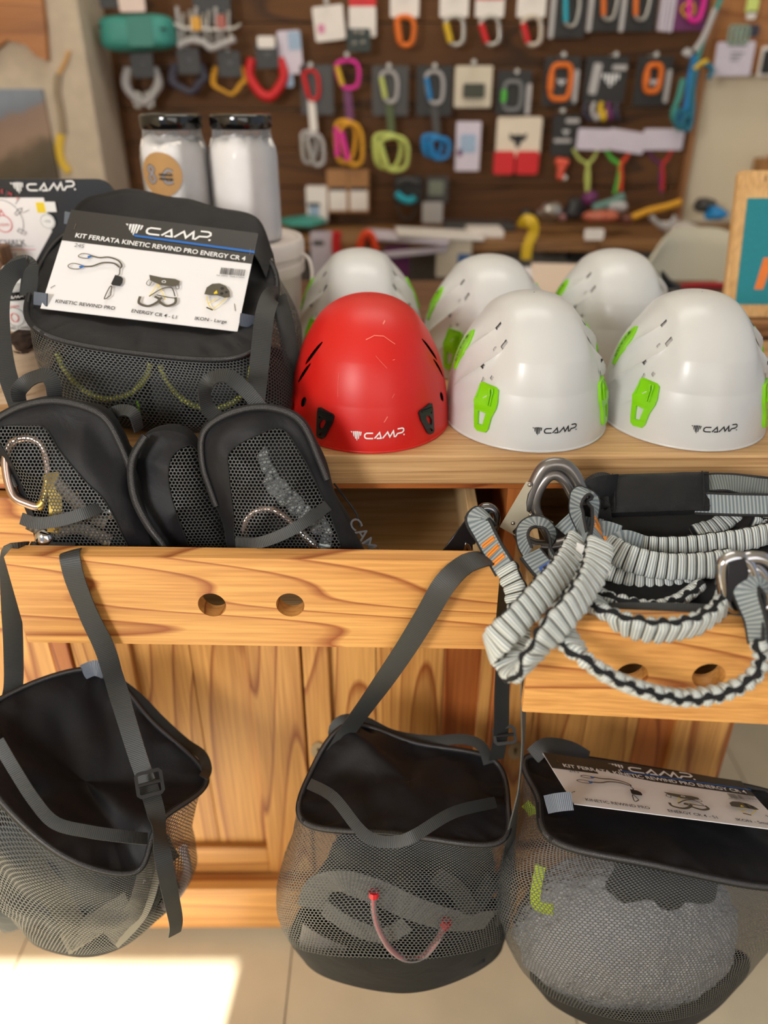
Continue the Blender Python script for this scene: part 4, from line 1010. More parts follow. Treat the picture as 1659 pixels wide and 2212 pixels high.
def flatweb(root, pts, w=.025, nrm=None, name='webbing', n=40, stitches=(), mat=None, t=.0024):
    P = evenly(pp(pts, 80), n); o = MB().ribbon(P, w, t, nrm).build(name, mat or FLATW, root, ang=50)
    T = MB().frames(P)
    for s in (1, -1):       # black selvedges
        E = []
        for i, p in enumerate(P):
            if nrm is None: N = CAMP-p
            elif isinstance(nrm, list):
                f = i*(len(nrm)-1)/(n-1); a = min(int(f), len(nrm)-2); N = Vector(nrm[a]).lerp(Vector(nrm[a+1]), f-a)
            else: N = Vector(nrm)
            N = (N-T[i]*N.dot(T[i])).normalized(); B = T[i].cross(N); E.append(p+B*w/2*s)
            if s == 1 and i in stitches:
                for d in (-.4, .15):
                    MB().box((-w*.36, -.0012, 0), (w*.36, .0012, t*.62+.0012), 0, Matrix(((B.x, T[i].x, N.x, 0), (B.y, T[i].y, N.y, 0), (B.z, T[i].z, N.z, 0), (0, 0, 0, 1))) if False else Matrix.Translation(p+T[i]*d*.006) @ Matrix(((B.x, T[i].x, N.x, 0), (B.y, T[i].y, N.y, 0), (B.z, T[i].z, N.z, 0), (0, 0, 0, 1)))).build('stitching', ORST, o)
        MB().tube(E, .0019, 6).build('selvedge', WEBK, o, ang=180)
    return o
F = (0, -.80, .60); FU = (0, -.9, .35); DN = (.05, -.80, -.6); UP = (0, -.5, .85)
# bag of gear that fills the drawer under the coils
gb = thing('gear_sack', 'black fabric sack lying in the right drawer under the coiled lanyards', 'sack', W(1420, 1260, .74))
mb = MB(); rows = []
for i in range(64):
    th = 2*PI*i/64; rows.append([])
    for j in range(26):
        ph = PI*j/25; sq = lambda c, e=.6: (abs(c)**e)*(1 if c > 0 else -1)
        q = Vector((.435, .775, .893))+Vector((.235*sq(math.cos(th))*math.sin(ph)**.5, .135*sq(math.sin(th))*math.sin(ph)**.5, .043*math.cos(ph)))
        rows[-1].append(q+Vector((.3, .3, 1))*.009*vnoise(q, 15))
mb.grid(rows, True).build('sack_body', BLK2, gb, ang=180)
strap(gb, [(1188, 1338, .640), (1290, 1331, .634), (1420, 1329, .628), (1560, 1335, .618), (1690, 1345, .605)], .026, Vector((0, -.75, .6)), n=40, name='sack_strap')
# ---- first lanyard: the big carabiner, the two arms hanging down in front
l1 = thing('via_ferrata_lanyard', 'grey elastic lanyard whose two arms hang down in front, with big grey carabiner', 'lanyard', W(1200, 1250, .62), 'via ferrata lanyards over the right drawer')
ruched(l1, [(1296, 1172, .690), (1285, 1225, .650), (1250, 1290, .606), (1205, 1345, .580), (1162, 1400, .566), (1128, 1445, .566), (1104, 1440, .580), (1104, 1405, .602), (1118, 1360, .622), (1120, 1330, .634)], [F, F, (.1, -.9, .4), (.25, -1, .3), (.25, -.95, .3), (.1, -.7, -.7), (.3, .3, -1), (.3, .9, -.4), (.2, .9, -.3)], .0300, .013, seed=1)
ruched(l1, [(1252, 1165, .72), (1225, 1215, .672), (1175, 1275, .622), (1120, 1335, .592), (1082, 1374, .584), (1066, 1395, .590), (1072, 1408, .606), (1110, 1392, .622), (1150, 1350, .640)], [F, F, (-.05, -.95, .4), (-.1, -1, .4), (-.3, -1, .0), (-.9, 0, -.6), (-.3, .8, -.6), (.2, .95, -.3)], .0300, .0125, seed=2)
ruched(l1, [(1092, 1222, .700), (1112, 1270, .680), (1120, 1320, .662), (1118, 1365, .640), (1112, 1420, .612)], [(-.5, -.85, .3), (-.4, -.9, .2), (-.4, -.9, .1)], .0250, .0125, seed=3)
flatweb(l1, [(1062, 1122, .770), (1044, 1108, .766), (1030, 1122, .757), (1045, 1150, .745), (1062, 1182, .728), (1080, 1212, .710), (1092, 1232, .702)], .0245, [(.9, .2, .5), (0, -.05, 1), (-.6, -.7, .5), (-.5, -.8, .35), (-.45, -.85, .3)], stitches=(24, 29, 34))
flatweb(l1, [(1262, 1166, .71), (1254, 1130, .735), (1244, 1100, .748), (1247, 1072, .752), (1262, 1060, .757), (1278, 1075, .757), (1284, 1110, .742), (1290, 1150, .715), (1296, 1178, .693)], .0235, [(-1, -.25, 0), (-1, -.2, 0), (-.9, -.2, .4), (0, .05, 1), (.9, -.3, .3), (.5, -.85, .2), (.1, -.9, .4)], n=56, stitches=(42, 46))
flatweb(l1, [(1142, 1195, .715), (1130, 1168, .728), (1132, 1142, .738), (1152, 1128, .745), (1178, 1132, .742), (1192, 1152, .735), (1188, 1190, .722), (1200, 1218, .708)], .0235, [(-1, -.3, 0), (-1, -.2, .3), (-.3, .0, .9), (.4, .05, .9), (1, -.2, 0), (1, -.2, 0)], n=48)
flatweb(l1, [(1146, 1195, .714), (1168, 1222, .70), (1196, 1248, .685)], .026, Vector((.35, -.8, .5)), n=14)
for q, mt in (([(1168, 1233, .690), (1198, 1214, .690)], plain('blue_thread', (44, 78, 150), .7)), ([(1172, 1246, .685), (1205, 1224, .685)], plain('yellow_thread', (226, 198, 50), .7))):
    strap(l1, q, .008, n=6, name='marker_stitch', mat=mt)
mb = MB(); tg = [W(1246, 1172, .70), W(1262, 1180, .695), W(1256, 1222, .672), W(1240, 1208, .677)]
fn, a_, b_ = quad_fn(*tg); mb.plate([(0, 0), (a_, 0), (a_, b_), (0, b_)], [], fn, .0008); mb.build('size_tag', INKW, l1)
# big carabiner of the first lanyard: forged D, palm-lever plates, rivets
def px_fn(Y0, tilt=0.0):
    def fn(u, v, w=0):
        p = W(u, v, Y0+(1100-v)*tilt); return p+(CAMP-p).normalized()*w
    return fn
fb = px_fn(.782, .00008)
def px_plate(root, name, outline, holes, t, mat, lift=0.0, fn=fb, bevel=.001):
    s = MB(); O = [(a, b) for a, b in outline]
    s.plate(O, holes, lambda u, v, w: fn(u, v, w+lift), t); o = s.build(name, mat, root, bevel=bevel)
    bmx = bmesh.new(); bmx.from_mesh(o.data); bmesh.ops.recalc_face_normals(bmx, faces=bmx.faces); bmx.to_mesh(o.data); bmx.free()
    return o
big = [fb(p.x, p.y) for p in spline([Vector((a, b, 0)) for a, b in ((1118, 1128), (1140, 1085), (1156, 1042), (1176, 1010), (1203, 1002), (1230, 1013), (1252, 1048), (1268, 1095), (1262, 1140), (1225, 1172), (1172, 1180), (1130, 1165))], 90, True)]
bc = MB().tube(big, .0078, 14, True, 0, 1.0).build('carabiner', GUN, l1, ang=180)
spine = [fb(p.x, p.y, .002) for p in spline([Vector((a, b, 0)) for a, b in ((1192, 1168), (1166, 1122), (1156, 1090), (1163, 1060), (1182, 1032), (1202, 1026), (1222, 1042), (1240, 1075))], 50)]
MB().tube(spine, .0062, 12).build('gate', GUN, bc, ang=180)
PL = plain('satin_plate', (186, 178, 158), .42, .35)
px_plate(l1, 'lever_plate', [(1137, 1040), (1148, 1043), (1150, 1052), (1140, 1068), (1137, 1085), (1138, 1104), (1150, 1112), (1172, 1114), (1196, 1128), (1176, 1138), (1140, 1136), (1132, 1145), (1122, 1160), (1113, 1158), (1079, 1138)], [[(1146, 1112), (1138, 1116), (1122, 1132), (1107, 1148), (1110, 1154), (1120, 1150), (1136, 1134), (1142, 1122)]], .0022, PL, .0078)
for x, y in ((1144, 1047), (1146, 1112), (1108, 1130)):
    c = fb(x, y, .0098); mb = MB(); mb.grid([[c+Vector((math.cos(2*PI*i/14)*math.sin(PI*j/8), math.sin(2*PI*i/14)*math.sin(PI*j/8), math.cos(PI*j/8)))*.0026 for j in range(9)] for i in range(14)], True); mb.build('rivet', STEEL, l1)
# small dark carabiner at the other end of the same arm
fs = px_fn(.785, .0001)
sm = [fs(p.x, p.y) for p in spline([Vector((a, b, 0)) for a, b in ((1036, 1108), (1048, 1097), (1064, 1102), (1070, 1122), (1058, 1160), (1034, 1205), (1005, 1250), (965, 1262), (942, 1232), (960, 1200), (1000, 1160))], 80, True)]
sc_ = MB().tube(sm, .0062, 12, True).build('carabiner', plain('dark_chrome', (120, 120, 126), .14, 1.0), l1, ang=180)
px_plate(l1, 'lever_plate', [(1004, 1124), (1018, 1130), (1036, 1150), (1016, 1200), (1000, 1236), (950, 1230), (940, 1210), (968, 1172)], [], .0024, plain('black_anodised', (52, 52, 56), .3, .8), .005, fs)
px_plate(l1, 'latch', [(1006, 1172), (1014, 1176), (1028, 1208), (1010, 1212), (1000, 1190)], [[(1008, 1182), (1018, 1204), (1008, 1204)]], .002, CHROME, .0078, fs, .0004)
a = Art()
for k in range(3): a.rect(0, k*.0022, .0016, k*.0022+.0013, 'w'); a.rect(.0024, k*.0022, .004, k*.0022+.0013, 'w')
cN = fs(1032, 1172, .0076); a.build('stamp', lambda u, v, w=0: cN+Vector((u, 0, v))+Vector((0, -1, .4)).normalized()*(w+.0006), INKS, l1)
# ---- second lanyard: absorber pouch and the coils in the drawer
l2 = thing('via_ferrata_lanyard', 'grey elastic lanyard coiled in the drawer with black absorber pouch on top', 'lanyard', W(1450, 1200, .70), 'via ferrata lanyards over the right drawer')
pq = [W(1310, 1031, .818), W(1528, 1024, .812), W(1530, 1106, .770), W(1314, 1113, .776)]
pf, pw, ph_ = quad_fn(*pq)
mb = MB(); NX, NYY = 28, 14
def pouchp(i, j, s):
    u, v = i/NX, j/NYY; e = (1-abs(2*u-1)**6)*(1-abs(2*v-1)**4)
    return pf(u*pw, v*ph_, s*(.006+.006*e)+.0012*vnoise(Vector((u*3, v*2, 1)), 2))
mb.grid([[pouchp(i, j, 1) for j in range(NYY+1)] for i in range(NX+1)]); mb.grid([[pouchp(i, j, -1) for j in range(NYY+1)] for i in range(NX+1)][::-1])
for a_, b_ in (((0, 0), (0, 1)), ((NX, 0), (0, 1)), ((0, 0), (1, 0)), ((0, NYY), (1, 0))):
    m_ = NYY if b_[1] else NX
    mb.grid([[pouchp(a_[0]+b_[0]*k, a_[1]+b_[1]*k, 1), pouchp(a_[0]+b_[0]*k, a_[1]+b_[1]*k, -1)] for k in range(m_+1)])
mb.build('absorber_pouch', fabric('ballistic_black', (16, 17, 20), .6, .5), l2, ang=50)
for v in (.004, ph_-.004): MB().tube([pf(pw*t/20, v, .0078) for t in range(21)], .0006, 5).build('pouch_seam', TAPE, l2)
for u in (.05*pw, .93*pw): MB().tube([pf(u, ph_*t/12, .0132-.006*abs(2*t/12-1)**4) for t in range(13)], .0007, 5).build('pouch_seam', TAPE, l2)
flatweb(l2, [(1500, 1046, .806), (1560, 1042, .806), (1620, 1050, .805), (1700, 1058, .80)], .023, [(0, -.5, .85), (0, -.5, .85), (0, -.9, .3), (0, -.5, .85)], mat=webbing('plain_grey_web', (120, 126, 122), (88, 94, 94), .0032, .6))
flatweb(l2, [(1500, 1087, .776), (1580, 1090, .775), (1700, 1092, .772)], .024, (0, -.75, .66))
bl = [(1318, 1040, .80), (1298, 1036, .80), (1280, 1046, .798), (1274, 1062, .79)]
for dy in (0, 46): strap(l2, [(a, b+dy, c-.012*(dy > 0)) for a, b, c in bl], .022, Vector((-.3, -.4, 1)), n=16, name='pouch_loop', mat=WEBK)
strap(l2, [(1330, 1060, .79), (1302, 1064, .782), (1280, 1078, .776), (1286, 1110, .772), (1320, 1108, .77)], .040, Vector((-.4, -.9, .2)), n=24, name='pouch_loop', mat=fabric('ballistic_black', (16, 17, 20), .6, .5))
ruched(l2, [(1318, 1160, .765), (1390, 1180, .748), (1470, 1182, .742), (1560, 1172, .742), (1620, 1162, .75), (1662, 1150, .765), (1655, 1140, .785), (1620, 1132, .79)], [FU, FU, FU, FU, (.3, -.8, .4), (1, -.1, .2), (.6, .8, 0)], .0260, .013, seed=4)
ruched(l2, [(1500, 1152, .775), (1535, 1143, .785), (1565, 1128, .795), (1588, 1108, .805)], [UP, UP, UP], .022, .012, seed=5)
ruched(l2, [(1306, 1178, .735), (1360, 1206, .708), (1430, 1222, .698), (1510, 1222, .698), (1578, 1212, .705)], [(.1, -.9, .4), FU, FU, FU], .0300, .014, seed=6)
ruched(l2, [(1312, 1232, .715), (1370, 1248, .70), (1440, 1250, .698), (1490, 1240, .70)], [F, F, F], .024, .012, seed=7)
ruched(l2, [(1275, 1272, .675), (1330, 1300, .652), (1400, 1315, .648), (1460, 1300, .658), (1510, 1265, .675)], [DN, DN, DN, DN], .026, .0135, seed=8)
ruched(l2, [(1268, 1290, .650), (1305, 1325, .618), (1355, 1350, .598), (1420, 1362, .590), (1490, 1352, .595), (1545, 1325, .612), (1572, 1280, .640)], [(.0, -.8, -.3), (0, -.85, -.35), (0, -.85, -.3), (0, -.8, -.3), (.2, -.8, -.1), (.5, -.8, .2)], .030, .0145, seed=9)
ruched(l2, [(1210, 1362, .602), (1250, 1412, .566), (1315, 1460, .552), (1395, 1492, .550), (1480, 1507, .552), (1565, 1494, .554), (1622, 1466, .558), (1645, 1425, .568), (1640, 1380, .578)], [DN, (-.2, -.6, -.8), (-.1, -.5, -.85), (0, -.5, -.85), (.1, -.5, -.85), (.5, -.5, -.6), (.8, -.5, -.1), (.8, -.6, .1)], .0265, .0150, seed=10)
flatweb(l2, [(1640, 1392, .577), (1632, 1340, .590), (1618, 1300, .603), (1612, 1272, .612), (1630, 1252, .618), (1650, 1262, .616), (1650, 1300, .606), (1645, 1350, .590), (1644, 1392, .578)], .0240, [(-.9, -.4, 0), (-.9, -.5, 0), (-.8, -.6, .2), (0, -.4, 1), (.9, -.3, .2), (.9, -.4, 0), (.9, -.4, 0)], n=44)
for q in ((1298, 1148, .74), (1345, 1168, .735)):
    strap(l2, [(q[0]-22, q[1]+26, q[2]-.005), q, (q[0]+40, q[1]+10, q[2])], .024, F, n=12, name='webbing', mat=FLATW)
strap(l2, [(1220, 1118, .765), (1250, 1140, .752), (1300, 1150, .745)], .030, F, n=12, name='webbing', mat=FLATW)
strap(l2, [(1300, 1160, .735), (1306, 1185, .728)], .010, F, n=5, name='stitching', mat=ORST)
mb = MB(); tg = [W(1306, 1198, .70), W(1322, 1200, .698), W(1318, 1244, .682), W(1302, 1240, .684)]
fn, a_, b_ = quad_fn(*tg); mb.plate([(0, 0), (a_, 0), (a_, b_), (0, b_)], [], fn, .0008); mb.build('size_tag', INKW, l2)
# polished connectors at the right edge
fr = px_fn(.64, .0001)
for P, rr in ((((1612, 1236), (1634, 1228), (1652, 1250), (1654, 1288), (1640, 1306), (1622, 1290)), .0058), (((1560, 1222), (1582, 1204), (1612, 1212), (1628, 1250), (1618, 1300), (1580, 1310), (1562, 1270)), .0066), (((1600, 1215), (1640, 1204), (1672, 1225), (1690, 1280), (1650, 1310), (1610, 1290)), .006)):
    MB().tube([fr(p.x, p.y) for p in spline([Vector((a, b, 0)) for a, b in P], 50, True)], rr, 12, True).build('carabiner', CHROME, l2, ang=180)
px_plate(l2, 'lever_plate', [(1572, 1215), (1610, 1205), (1618, 1240), (1598, 1300), (1568, 1300)], [], .003, plain('black_anodised', (52, 52, 56), .3, .8), .006, fr)
# ================================================================== things behind on the counter
KRAFT = plain('kraft_paper', (196, 152, 98), .8, var=.05); CHALK = plain('chalk', (238, 234, 230), .95, nscale=60, var=.03, bmp=.5)
PLASTW = plain('bucket_white', (226, 218, 214), .35, var=.01)
BX, BY, BR = -.268, 1.372, .131
bk = thing('white_bucket', 'white plastic bucket with a wire-thick handle under the chalk jars', 'bucket', (BX, BY, 1.0))
MB().lathe([(0, 0), (.112, 0), (.116, .004), (.124, .120), (.124, .128)], (BX, BY, 1.0), 56).build('pail', PLASTW, bk)
MB().lathe([(.124, .118), (.130, .120), (.1305, .136), (.126, .138), (.1265, .146), (BR, .149), (BR, .168), (.128, .1745), (.122, .1745), (.118, .1715), (0, .1715)], (BX, BY, 1.0), 56).build('bucket_lid', PLASTW, bk)
MB().tube(spline([Vector((BX+.128, BY-.01, 1.150)), Vector((BX+.141, BY-.02, 1.140)), Vector((BX+.146, BY-.04, 1.115)), Vector((BX+.138, BY-.065, 1.085)), Vector((BX+.125, BY-.075, 1.065))], 20), .003, 8).build('handle', PLASTW, bk)
JARC = clear('jar_plastic', (250, 250, 255), .90, .04); LIDM = plain('gloss_black_lid', (14, 14, 15), .12, coat=.5)
def jar(x, label, fill, sticker):
    Y0, z0 = 1.362, 1.1720; r = .0545
    j = thing('chalk_jar', label, 'jar', (x, Y0, z0), 'chalk jars on the bucket')
    MB().lathe([(0, 0), (r-.006, 0), (r-.001, .004), (r, .012), (r, .128), (r-.002, .142), (r-.007, .154), (.046, .163), (.046, .170)], (x, Y0, z0), 56).build('jar_body', JARC, j, ang=70)
    mb = MB(); rows = []; rr = r-.0022
    prof = [(0, .002), (.6, .002), (.95, .003), (1, .01)]+[(1, .01+k*(fill-.02)/14) for k in range(1, 15)]+[(.93, fill), (.8, fill+.004), (.6, fill+.006), (.4, fill+.005), (.2, fill+.006), (.0, fill+.006)]
    for i in range(56):
        th = 2*PI*i/56; row = []
        for k, (a, z) in enumerate(prof):
            q = Vector((a*rr*math.cos(th), a*rr*math.sin(th), z)); n = vnoise(q+Vector((x, 0, 3)), 45)+.6*vnoise(q+Vector((x, 0, 3)), 110)
            if k > 16: q.z += .012*n*(1-a*.3)
            elif k > 2: q.x *= 1-.012*abs(n); q.y *= 1-.012*abs(n)
            row.append(q+Vector((x, Y0, z0)))
        rows.append(row)
    MB().grid(rows, True).build('chalk_powder', CHALK, j, ang=60)
    prof = [(0, .190), (.044, .190), (.0475, .188), (.0485, .186)]
    rb = MB(); rows = []
    for i in range(160):
        d = .0006 if i % 2 else 0
        rows.append([Vector((x+(a-(d if k > 2 else 0))*math.cos(2*PI*i/160), Y0+(a-(d if k > 2 else 0))*math.sin(2*PI*i/160), z0+z)) for k, (a, z) in enumerate(prof+[(.0485, .170), (.046, .168)])])
    rb.grid(rows, True, False).build('screw_lid', LIDM, j, ang=50)
    if sticker:
        cx, cz, cr = x-.012, 1.278, .0325
        def sf(u, v, w=0):
            a = math.asin(max(-.98, min(.98, (cx-x+u)/r))); return Vector((x+(r+w+.0006)*math.sin(a), Y0-(r+w+.0006)*math.cos(a), cz+v))
        rows = [[sf(cr*k/10*math.cos(2*PI*i/40)*(1+.02*math.sin(3*i)), cr*k/10*math.sin(2*PI*i/40), .0004) for k in range(11)] for i in range(40)]
        st = MB().grid(rows, True).build('price_sticker', KRAFT, j)
        a = Art()
        def out(P, closed=False):
            Q = [(p.x, p.y) for p in spline([Vector((x_, y_, 0)) for x_, y_ in P], 40, closed)]
            a.stroke(Q, .0052, 'k', closed); a.stroke(Q, .0028, 'g', closed)
        out([(-.0150, .002), (-.0205, .007), (-.0165, .0125), (-.0110, .008), (-.0150, .002), (-.0200, -.005), (-.0155, -.0115), (-.0095, -.006)], True)
        out([(.0185, .004), (.012, .007), (.005, .001), (.004, -.006), (.010, -.012), (.0185, -.010)])
        for d in (.0005, -.0055): a.stroke([(-.003, d), (.0185, d-.001)], .0032, 'k', step=.002)
        a.build('price', sf, {'k': INKB, 'g': plain('chalk_pen', (176, 172, 178), .6)}, st, .0006, .0001)
jar(-.3370, 'left chalk jar with black lid and a round kraft price sticker', .150, True)
jar(-.2265, 'right chalk jar with black lid, filled with packed white powder', .150, False)
# liquid chalk display
dc = thing('display_card', 'black display card with white printed sheet behind the mesh bag at the left', 'card', W(60, 500, 1.24))
def yz(px, py, Y): p = W(px, py, Y); return p.x, p.z
x0, zt = yz(-90, 386, 1.24); x1, _ = yz(248, 386, 1.24); zb = 1.0
rad = .028; out = [(x0, zb), (x1, zb)]+[(x1-rad+rad*math.cos(R(a)), zt-rad+rad*math.sin(R(a))) for a in range(0, 91, 10)]+[(x0, zt)]
MB().plate(out, [], lambda u, v, w: Vector((u, 1.24-w, v)), .004).build('backing_board', plain('gloss_black_card', (20, 19, 22), .25, coat=.3), dc)
sx1, sz1 = yz(94, 427, 1.234); sx2, sz2 = yz(112, 500, 1.234); sx3, sz3 = yz(76, 566, 1.234)
MB().plate([(x0, sz3), (sx3, sz3), (sx2, sz2), (sx1, sz1), (x0, sz1)], [], lambda u, v, w: Vector((u, 1.2355-w, v)), .0015).build('printed_sheet', plain('sheet_white', (234, 230, 232), .4, var=.01), dc)
a = Art(); bx, bz = yz(22, 413, 1.23); a.logo(bx, bz, .0140, 'w')
D = lambda px, py: yz(px, py, 1.23)
ex, ez = D(55, 531); a.text('LIQUID CHALK', ex, ez, .0085, 'g', align='RIGHT', width=.086, bold=.006)
ex, ez = D(34, 556); a.text('150 ml', ex, ez, .0070, 'g', align='RIGHT', width=.030)
p, q = D(-60, 540), D(75, 540); a.stroke([p, q], .0009, 'r')
p, q = D(-60, 533), D(72, 533); a.stroke([p, q], .0004, 'g')
c = D(5, 478); rr = .030
a.stroke([(c[0]+rr*math.cos(R(t)), c[1]+rr*math.sin(R(t))) for t in range(-40, 220, 8)], .0007, 'g')
a.stroke([(c[0]+.012*math.cos(R(t)), c[1]-.004+.012*math.sin(R(t))) for t in range(0, 360, 12)], .0012, 'r', True); a.stroke([(c[0]-.004, c[1]+.008), (c[0], c[1]+.016), (c[0]+.004, c[1]+.008)], .0012, 'r')
a.text('LIQUID', c[0], c[1]-.007, .0035, 'r', align='CENTER'); a.stroke([(c[0]-.028, c[1]-.028), (c[0]+.020, c[1]-.028), (c[0]+.020, c[1]-.036), (c[0]-.028, c[1]-.036)], .0006, 'g', True)
for t in (20, 45, 70): a.stroke([(c[0]+.034*math.cos(R(t)), c[1]+.034*math.sin(R(t))), (c[0]+.046*math.cos(R(t)), c[1]+.046*math.sin(R(t)))], .0006, 'g')
S2 = [D(*z) for z in ((30, 462), (38, 452), (46, 450), (44, 458), (34, 466))]; a.stroke(S2, .0008, 'g', True)
S2 = [D(*z) for z in ((36, 500), (52, 508), (56, 503), (40, 494))]; a.stroke(S2, .0008, 'g', True)
for k, ch in enumerate('ALCHEMY'[::-1]):
    t = R(48+k*15); px_, pz_ = c[0]+.040*math.cos(t), c[1]+.040*math.sin(t); a.text(ch, px_, pz_, .0055, 'r', align='CENTER', ang=t-PI/2)
a.build('sheet_print', lambda u, v, w=0: Vector((u, 1.2340-w, v)), INKS, dc, .0002)
st = MB(); s0, s1 = D(75, 438), D(98, 460); s2 = D(121, 458)
MB().box((s0[0], 1.2328, s1[1]), (s1[0], 1.2338, s0[1])).build('yellow_sticker', INKY, dc); MB().box((s1[0], 1.2328, s1[1]+.001), (s2[0], 1.2338, s0[1]+.001)).build('white_sticker', INKW, dc)
cc_ = D(101, 479); a = Art(); a.disc(0, 0, .0115, 'w', 28); a.stroke([(.0098*math.cos(R(t)), .0098*math.sin(R(t))) for t in range(0, 360, 12)], .0006, 'g', True); a.text('+70%', 0, -.0015, .0035, 'g', align='CENTER')
a.build('round_seal', lambda u, v, w=0: Vector((cc_[0]+u, 1.2326-w, cc_[1]+v)), INKS, dc, .0002)
# birch log with a chalk bottle on it
def birch():
    if 'birch' in MC: return MC['birch']
    m, nt, b = base('birch_bark'); b.inputs['Roughness'].default_value = .85
    tc = node(nt, 'TexCoord'); mp = node(nt, 'Mapping'); mp.inputs['Scale'].default_value = (12, 12, 90); nt.links.new(tc.outputs['Object'], mp.inputs['Vector'])
    n = node(nt, 'TexNoise'); n.inputs['Scale'].default_value = 1.6; n.inputs['Detail'].default_value = 3; nt.links.new(mp.outputs[0], n.inputs['Vector'])
    n2 = node(nt, 'TexNoise'); n2.inputs['Scale'].default_value = 14; n2.inputs['Detail'].default_value = 6; nt.links.new(tc.outputs['Object'], n2.inputs['Vector'])
    c1 = ramp(nt, n.outputs[0], [(.30, lin((70, 48, 34))), (.38, lin((190, 164, 134))), (.6, lin((206, 184, 158)))])
    c2 = ramp(nt, n2.outputs[0], [(.34, lin((60, 44, 34))), (.40, (1, 1, 1, 1))])
    mx = node(nt, 'Mix', data_type='RGBA', blend_type='MULTIPLY'); mx.inputs[0].default_value = .8
    nt.links.new(c1, mx.inputs[6]); nt.links.new(c2, mx.inputs[7]); nt.links.new(mx.outputs[2], b.inputs['Base Color']); bump(nt, n2.outputs[0], b, .5, .003); MC['birch'] = m; return m
LX, LY = -.570, 1.130
lg = thing('birch_log', 'short birch log standing on the counter behind the side strap at the left', 'log', (LX, LY, 1.0))
rows = []
for i in range(56):
    th = 2*PI*i/56; rows.append([])
    for j in range(13):
        q = Vector((math.cos(th), math.sin(th), 0)); r_ = .098+.005*vnoise(q+Vector((0, 0, j*.2)), 2.2); rows[-1].append(Vector((LX+r_*q.x, LY+r_*q.y, 1.0+.088*j/12)))
MB().grid(rows, True).build('bark', birch(), lg)
top = [r[-1] for r in rows]; ctr = Vector((LX, LY, 1.089))
MB().grid([[p.lerp(ctr, t/6*.99)+Vector((0, 0, .0008*(t > 0))) for t in range(7)] for p in top], True).build('cut_face', wood('end_grain', (214, 178, 130), (176, 130, 84), 'z', 22, .7, 2.2), lg)
kn = MB(); kc = W(84, 748, 1.03)
rows = []
for i in range(30):
    th = 2*PI*i/30; row = []
    for k in range(8):
        s = k/7; u, v = .026*s*math.cos(th)*(1+.2*math.sin(5*th)), .016*s*math.sin(th)*(1+.2*math.sin(3*th+1))
        ang = math.atan2(kc.x-LX, -(kc.y-LY))+u/.098; rr2 = .098+.0075*(1-s*s)+.002*math.sin(14*s+th*3)*s
        row.append(Vector((LX+rr2*math.sin(ang), LY-rr2*math.cos(ang), kc.z+v)))
    rows.append(row)
kn.grid(rows, True).build('bark_knot', plain('dark_bark', (58, 42, 32), .9, nscale=120, var=.5, bmp=.8), lg)
bt = thing('chalk_bottle', 'small white liquid chalk bottle standing on the birch log', 'bottle', (-.523, 1.11, 1.0895))
bx, by, bz = -.523, 1.11, 1.0900
MB().lathe([(0, 0), (.021, 0), (.0235, .003), (.0235, .054), (.0215, .060), (.0245, .0605), (.0245, .070), (.019, .0745), (.0135, .076)], (bx, by, bz), 40).build('bottle_body', WHITE, bt)
MB().lathe([(.0135, .0745), (.0135, .086), (.011, .089), (0, .089)], (bx, by, bz), 32).build('flip_cap', WHITE, bt)
MB().lathe([(.0238, .046), (.0238, .058)], (bx, by, bz), 40).build('label_band', plain('gloss_black_card', (20, 19, 22)), bt)
cyl = lambda u, v, w=0: Vector((bx+(.0239+w)*math.sin(u/.0239), by-(.0239+w)*math.cos(u/.0239), bz+v))
a = Art(); a.logo(-.0135, .0497, .0045, 'w'); a.text('LIQUID CHALK', 0, .006, .0040, 'k', align='CENTER', width=.040); a.text('ALCHEMY', 0, .037, .0032, 'r', align='CENTER', width=.020)
a.stroke([(.013*math.cos(R(t)), .024+.013*math.sin(R(t))) for t in range(0, 360, 10)], .0006, 'g', True); a.stroke([(.005*math.cos(R(t)), .023+.006*math.sin(R(t))) for t in range(0, 360, 20)], .001, 'r', True)
a.build('label_print', cyl, INKS, bt)
wb = thing('wood_block', 'dark weathered wood block at the left edge beside the display card', 'block', W(-10, 600, 1.18))
q0 = W(-70, 625, 1.19); q1 = W(10, 530, 1.19)
MB().box((q0.x, 1.17, 1.0), (q1.x, 1.21, q1.z)).build('block_body', OLDW, wb, bevel=.003)
# tablet-like sign, old board
cr = thing('old_plank', 'weathered plank lying on the counter under the teal sign', 'plank', (.80, 1.5, 1.0))
MB().box((.590, 1.372, 1.001), (1.05, 1.60, 1.030)).build('plank_body', wood('plank_mid', (176, 128, 82), (120, 80, 46), 'x', 12, .6), cr, bevel=.003)
MB().box((.610, 1.390, .9995), (.66, 1.58, 1.002)).build('batten', OLDW, cr)
sg = thing('standing_sign', 'light wood board with a teal panel and orange letter at the right edge', 'sign', (.75, 1.42, 1.031))
B0, B1, T0 = Vector((.612, 1.398, 1.0315)), Vector((.90, 1.398, 1.0315)), Vector((.612, 1.455, 1.270))
ex_, ez_ = (B1-B0).normalized(), (T0-B0).normalized(); en = ex_.cross(ez_); en = en if en.y < 0 else -en
sf = lambda u, v, w=0: B0+ex_*u+ez_*v+en*w
Hs = (T0-B0).length
def rrect(a, b, c, d, r, n=6): return [(cx+r*math.cos(t), cy+r*math.sin(t)) for cx, cy, t0 in ((c-r, b+r, -PI/2), (c-r, d-r, 0), (a+r, d-r, PI/2), (a+r, b+r, PI)) for t in [t0+PI/2*k/n for k in range(n+1)]]
LW = wood('sign_wood', (240, 196, 136), (214, 164, 100), 'z', 10, .5, 1.0, .6)
MB().plate(rrect(0, 0, .28, Hs, .008), [], sf, .011).build('sign_board', LW, sg, bevel=.001)
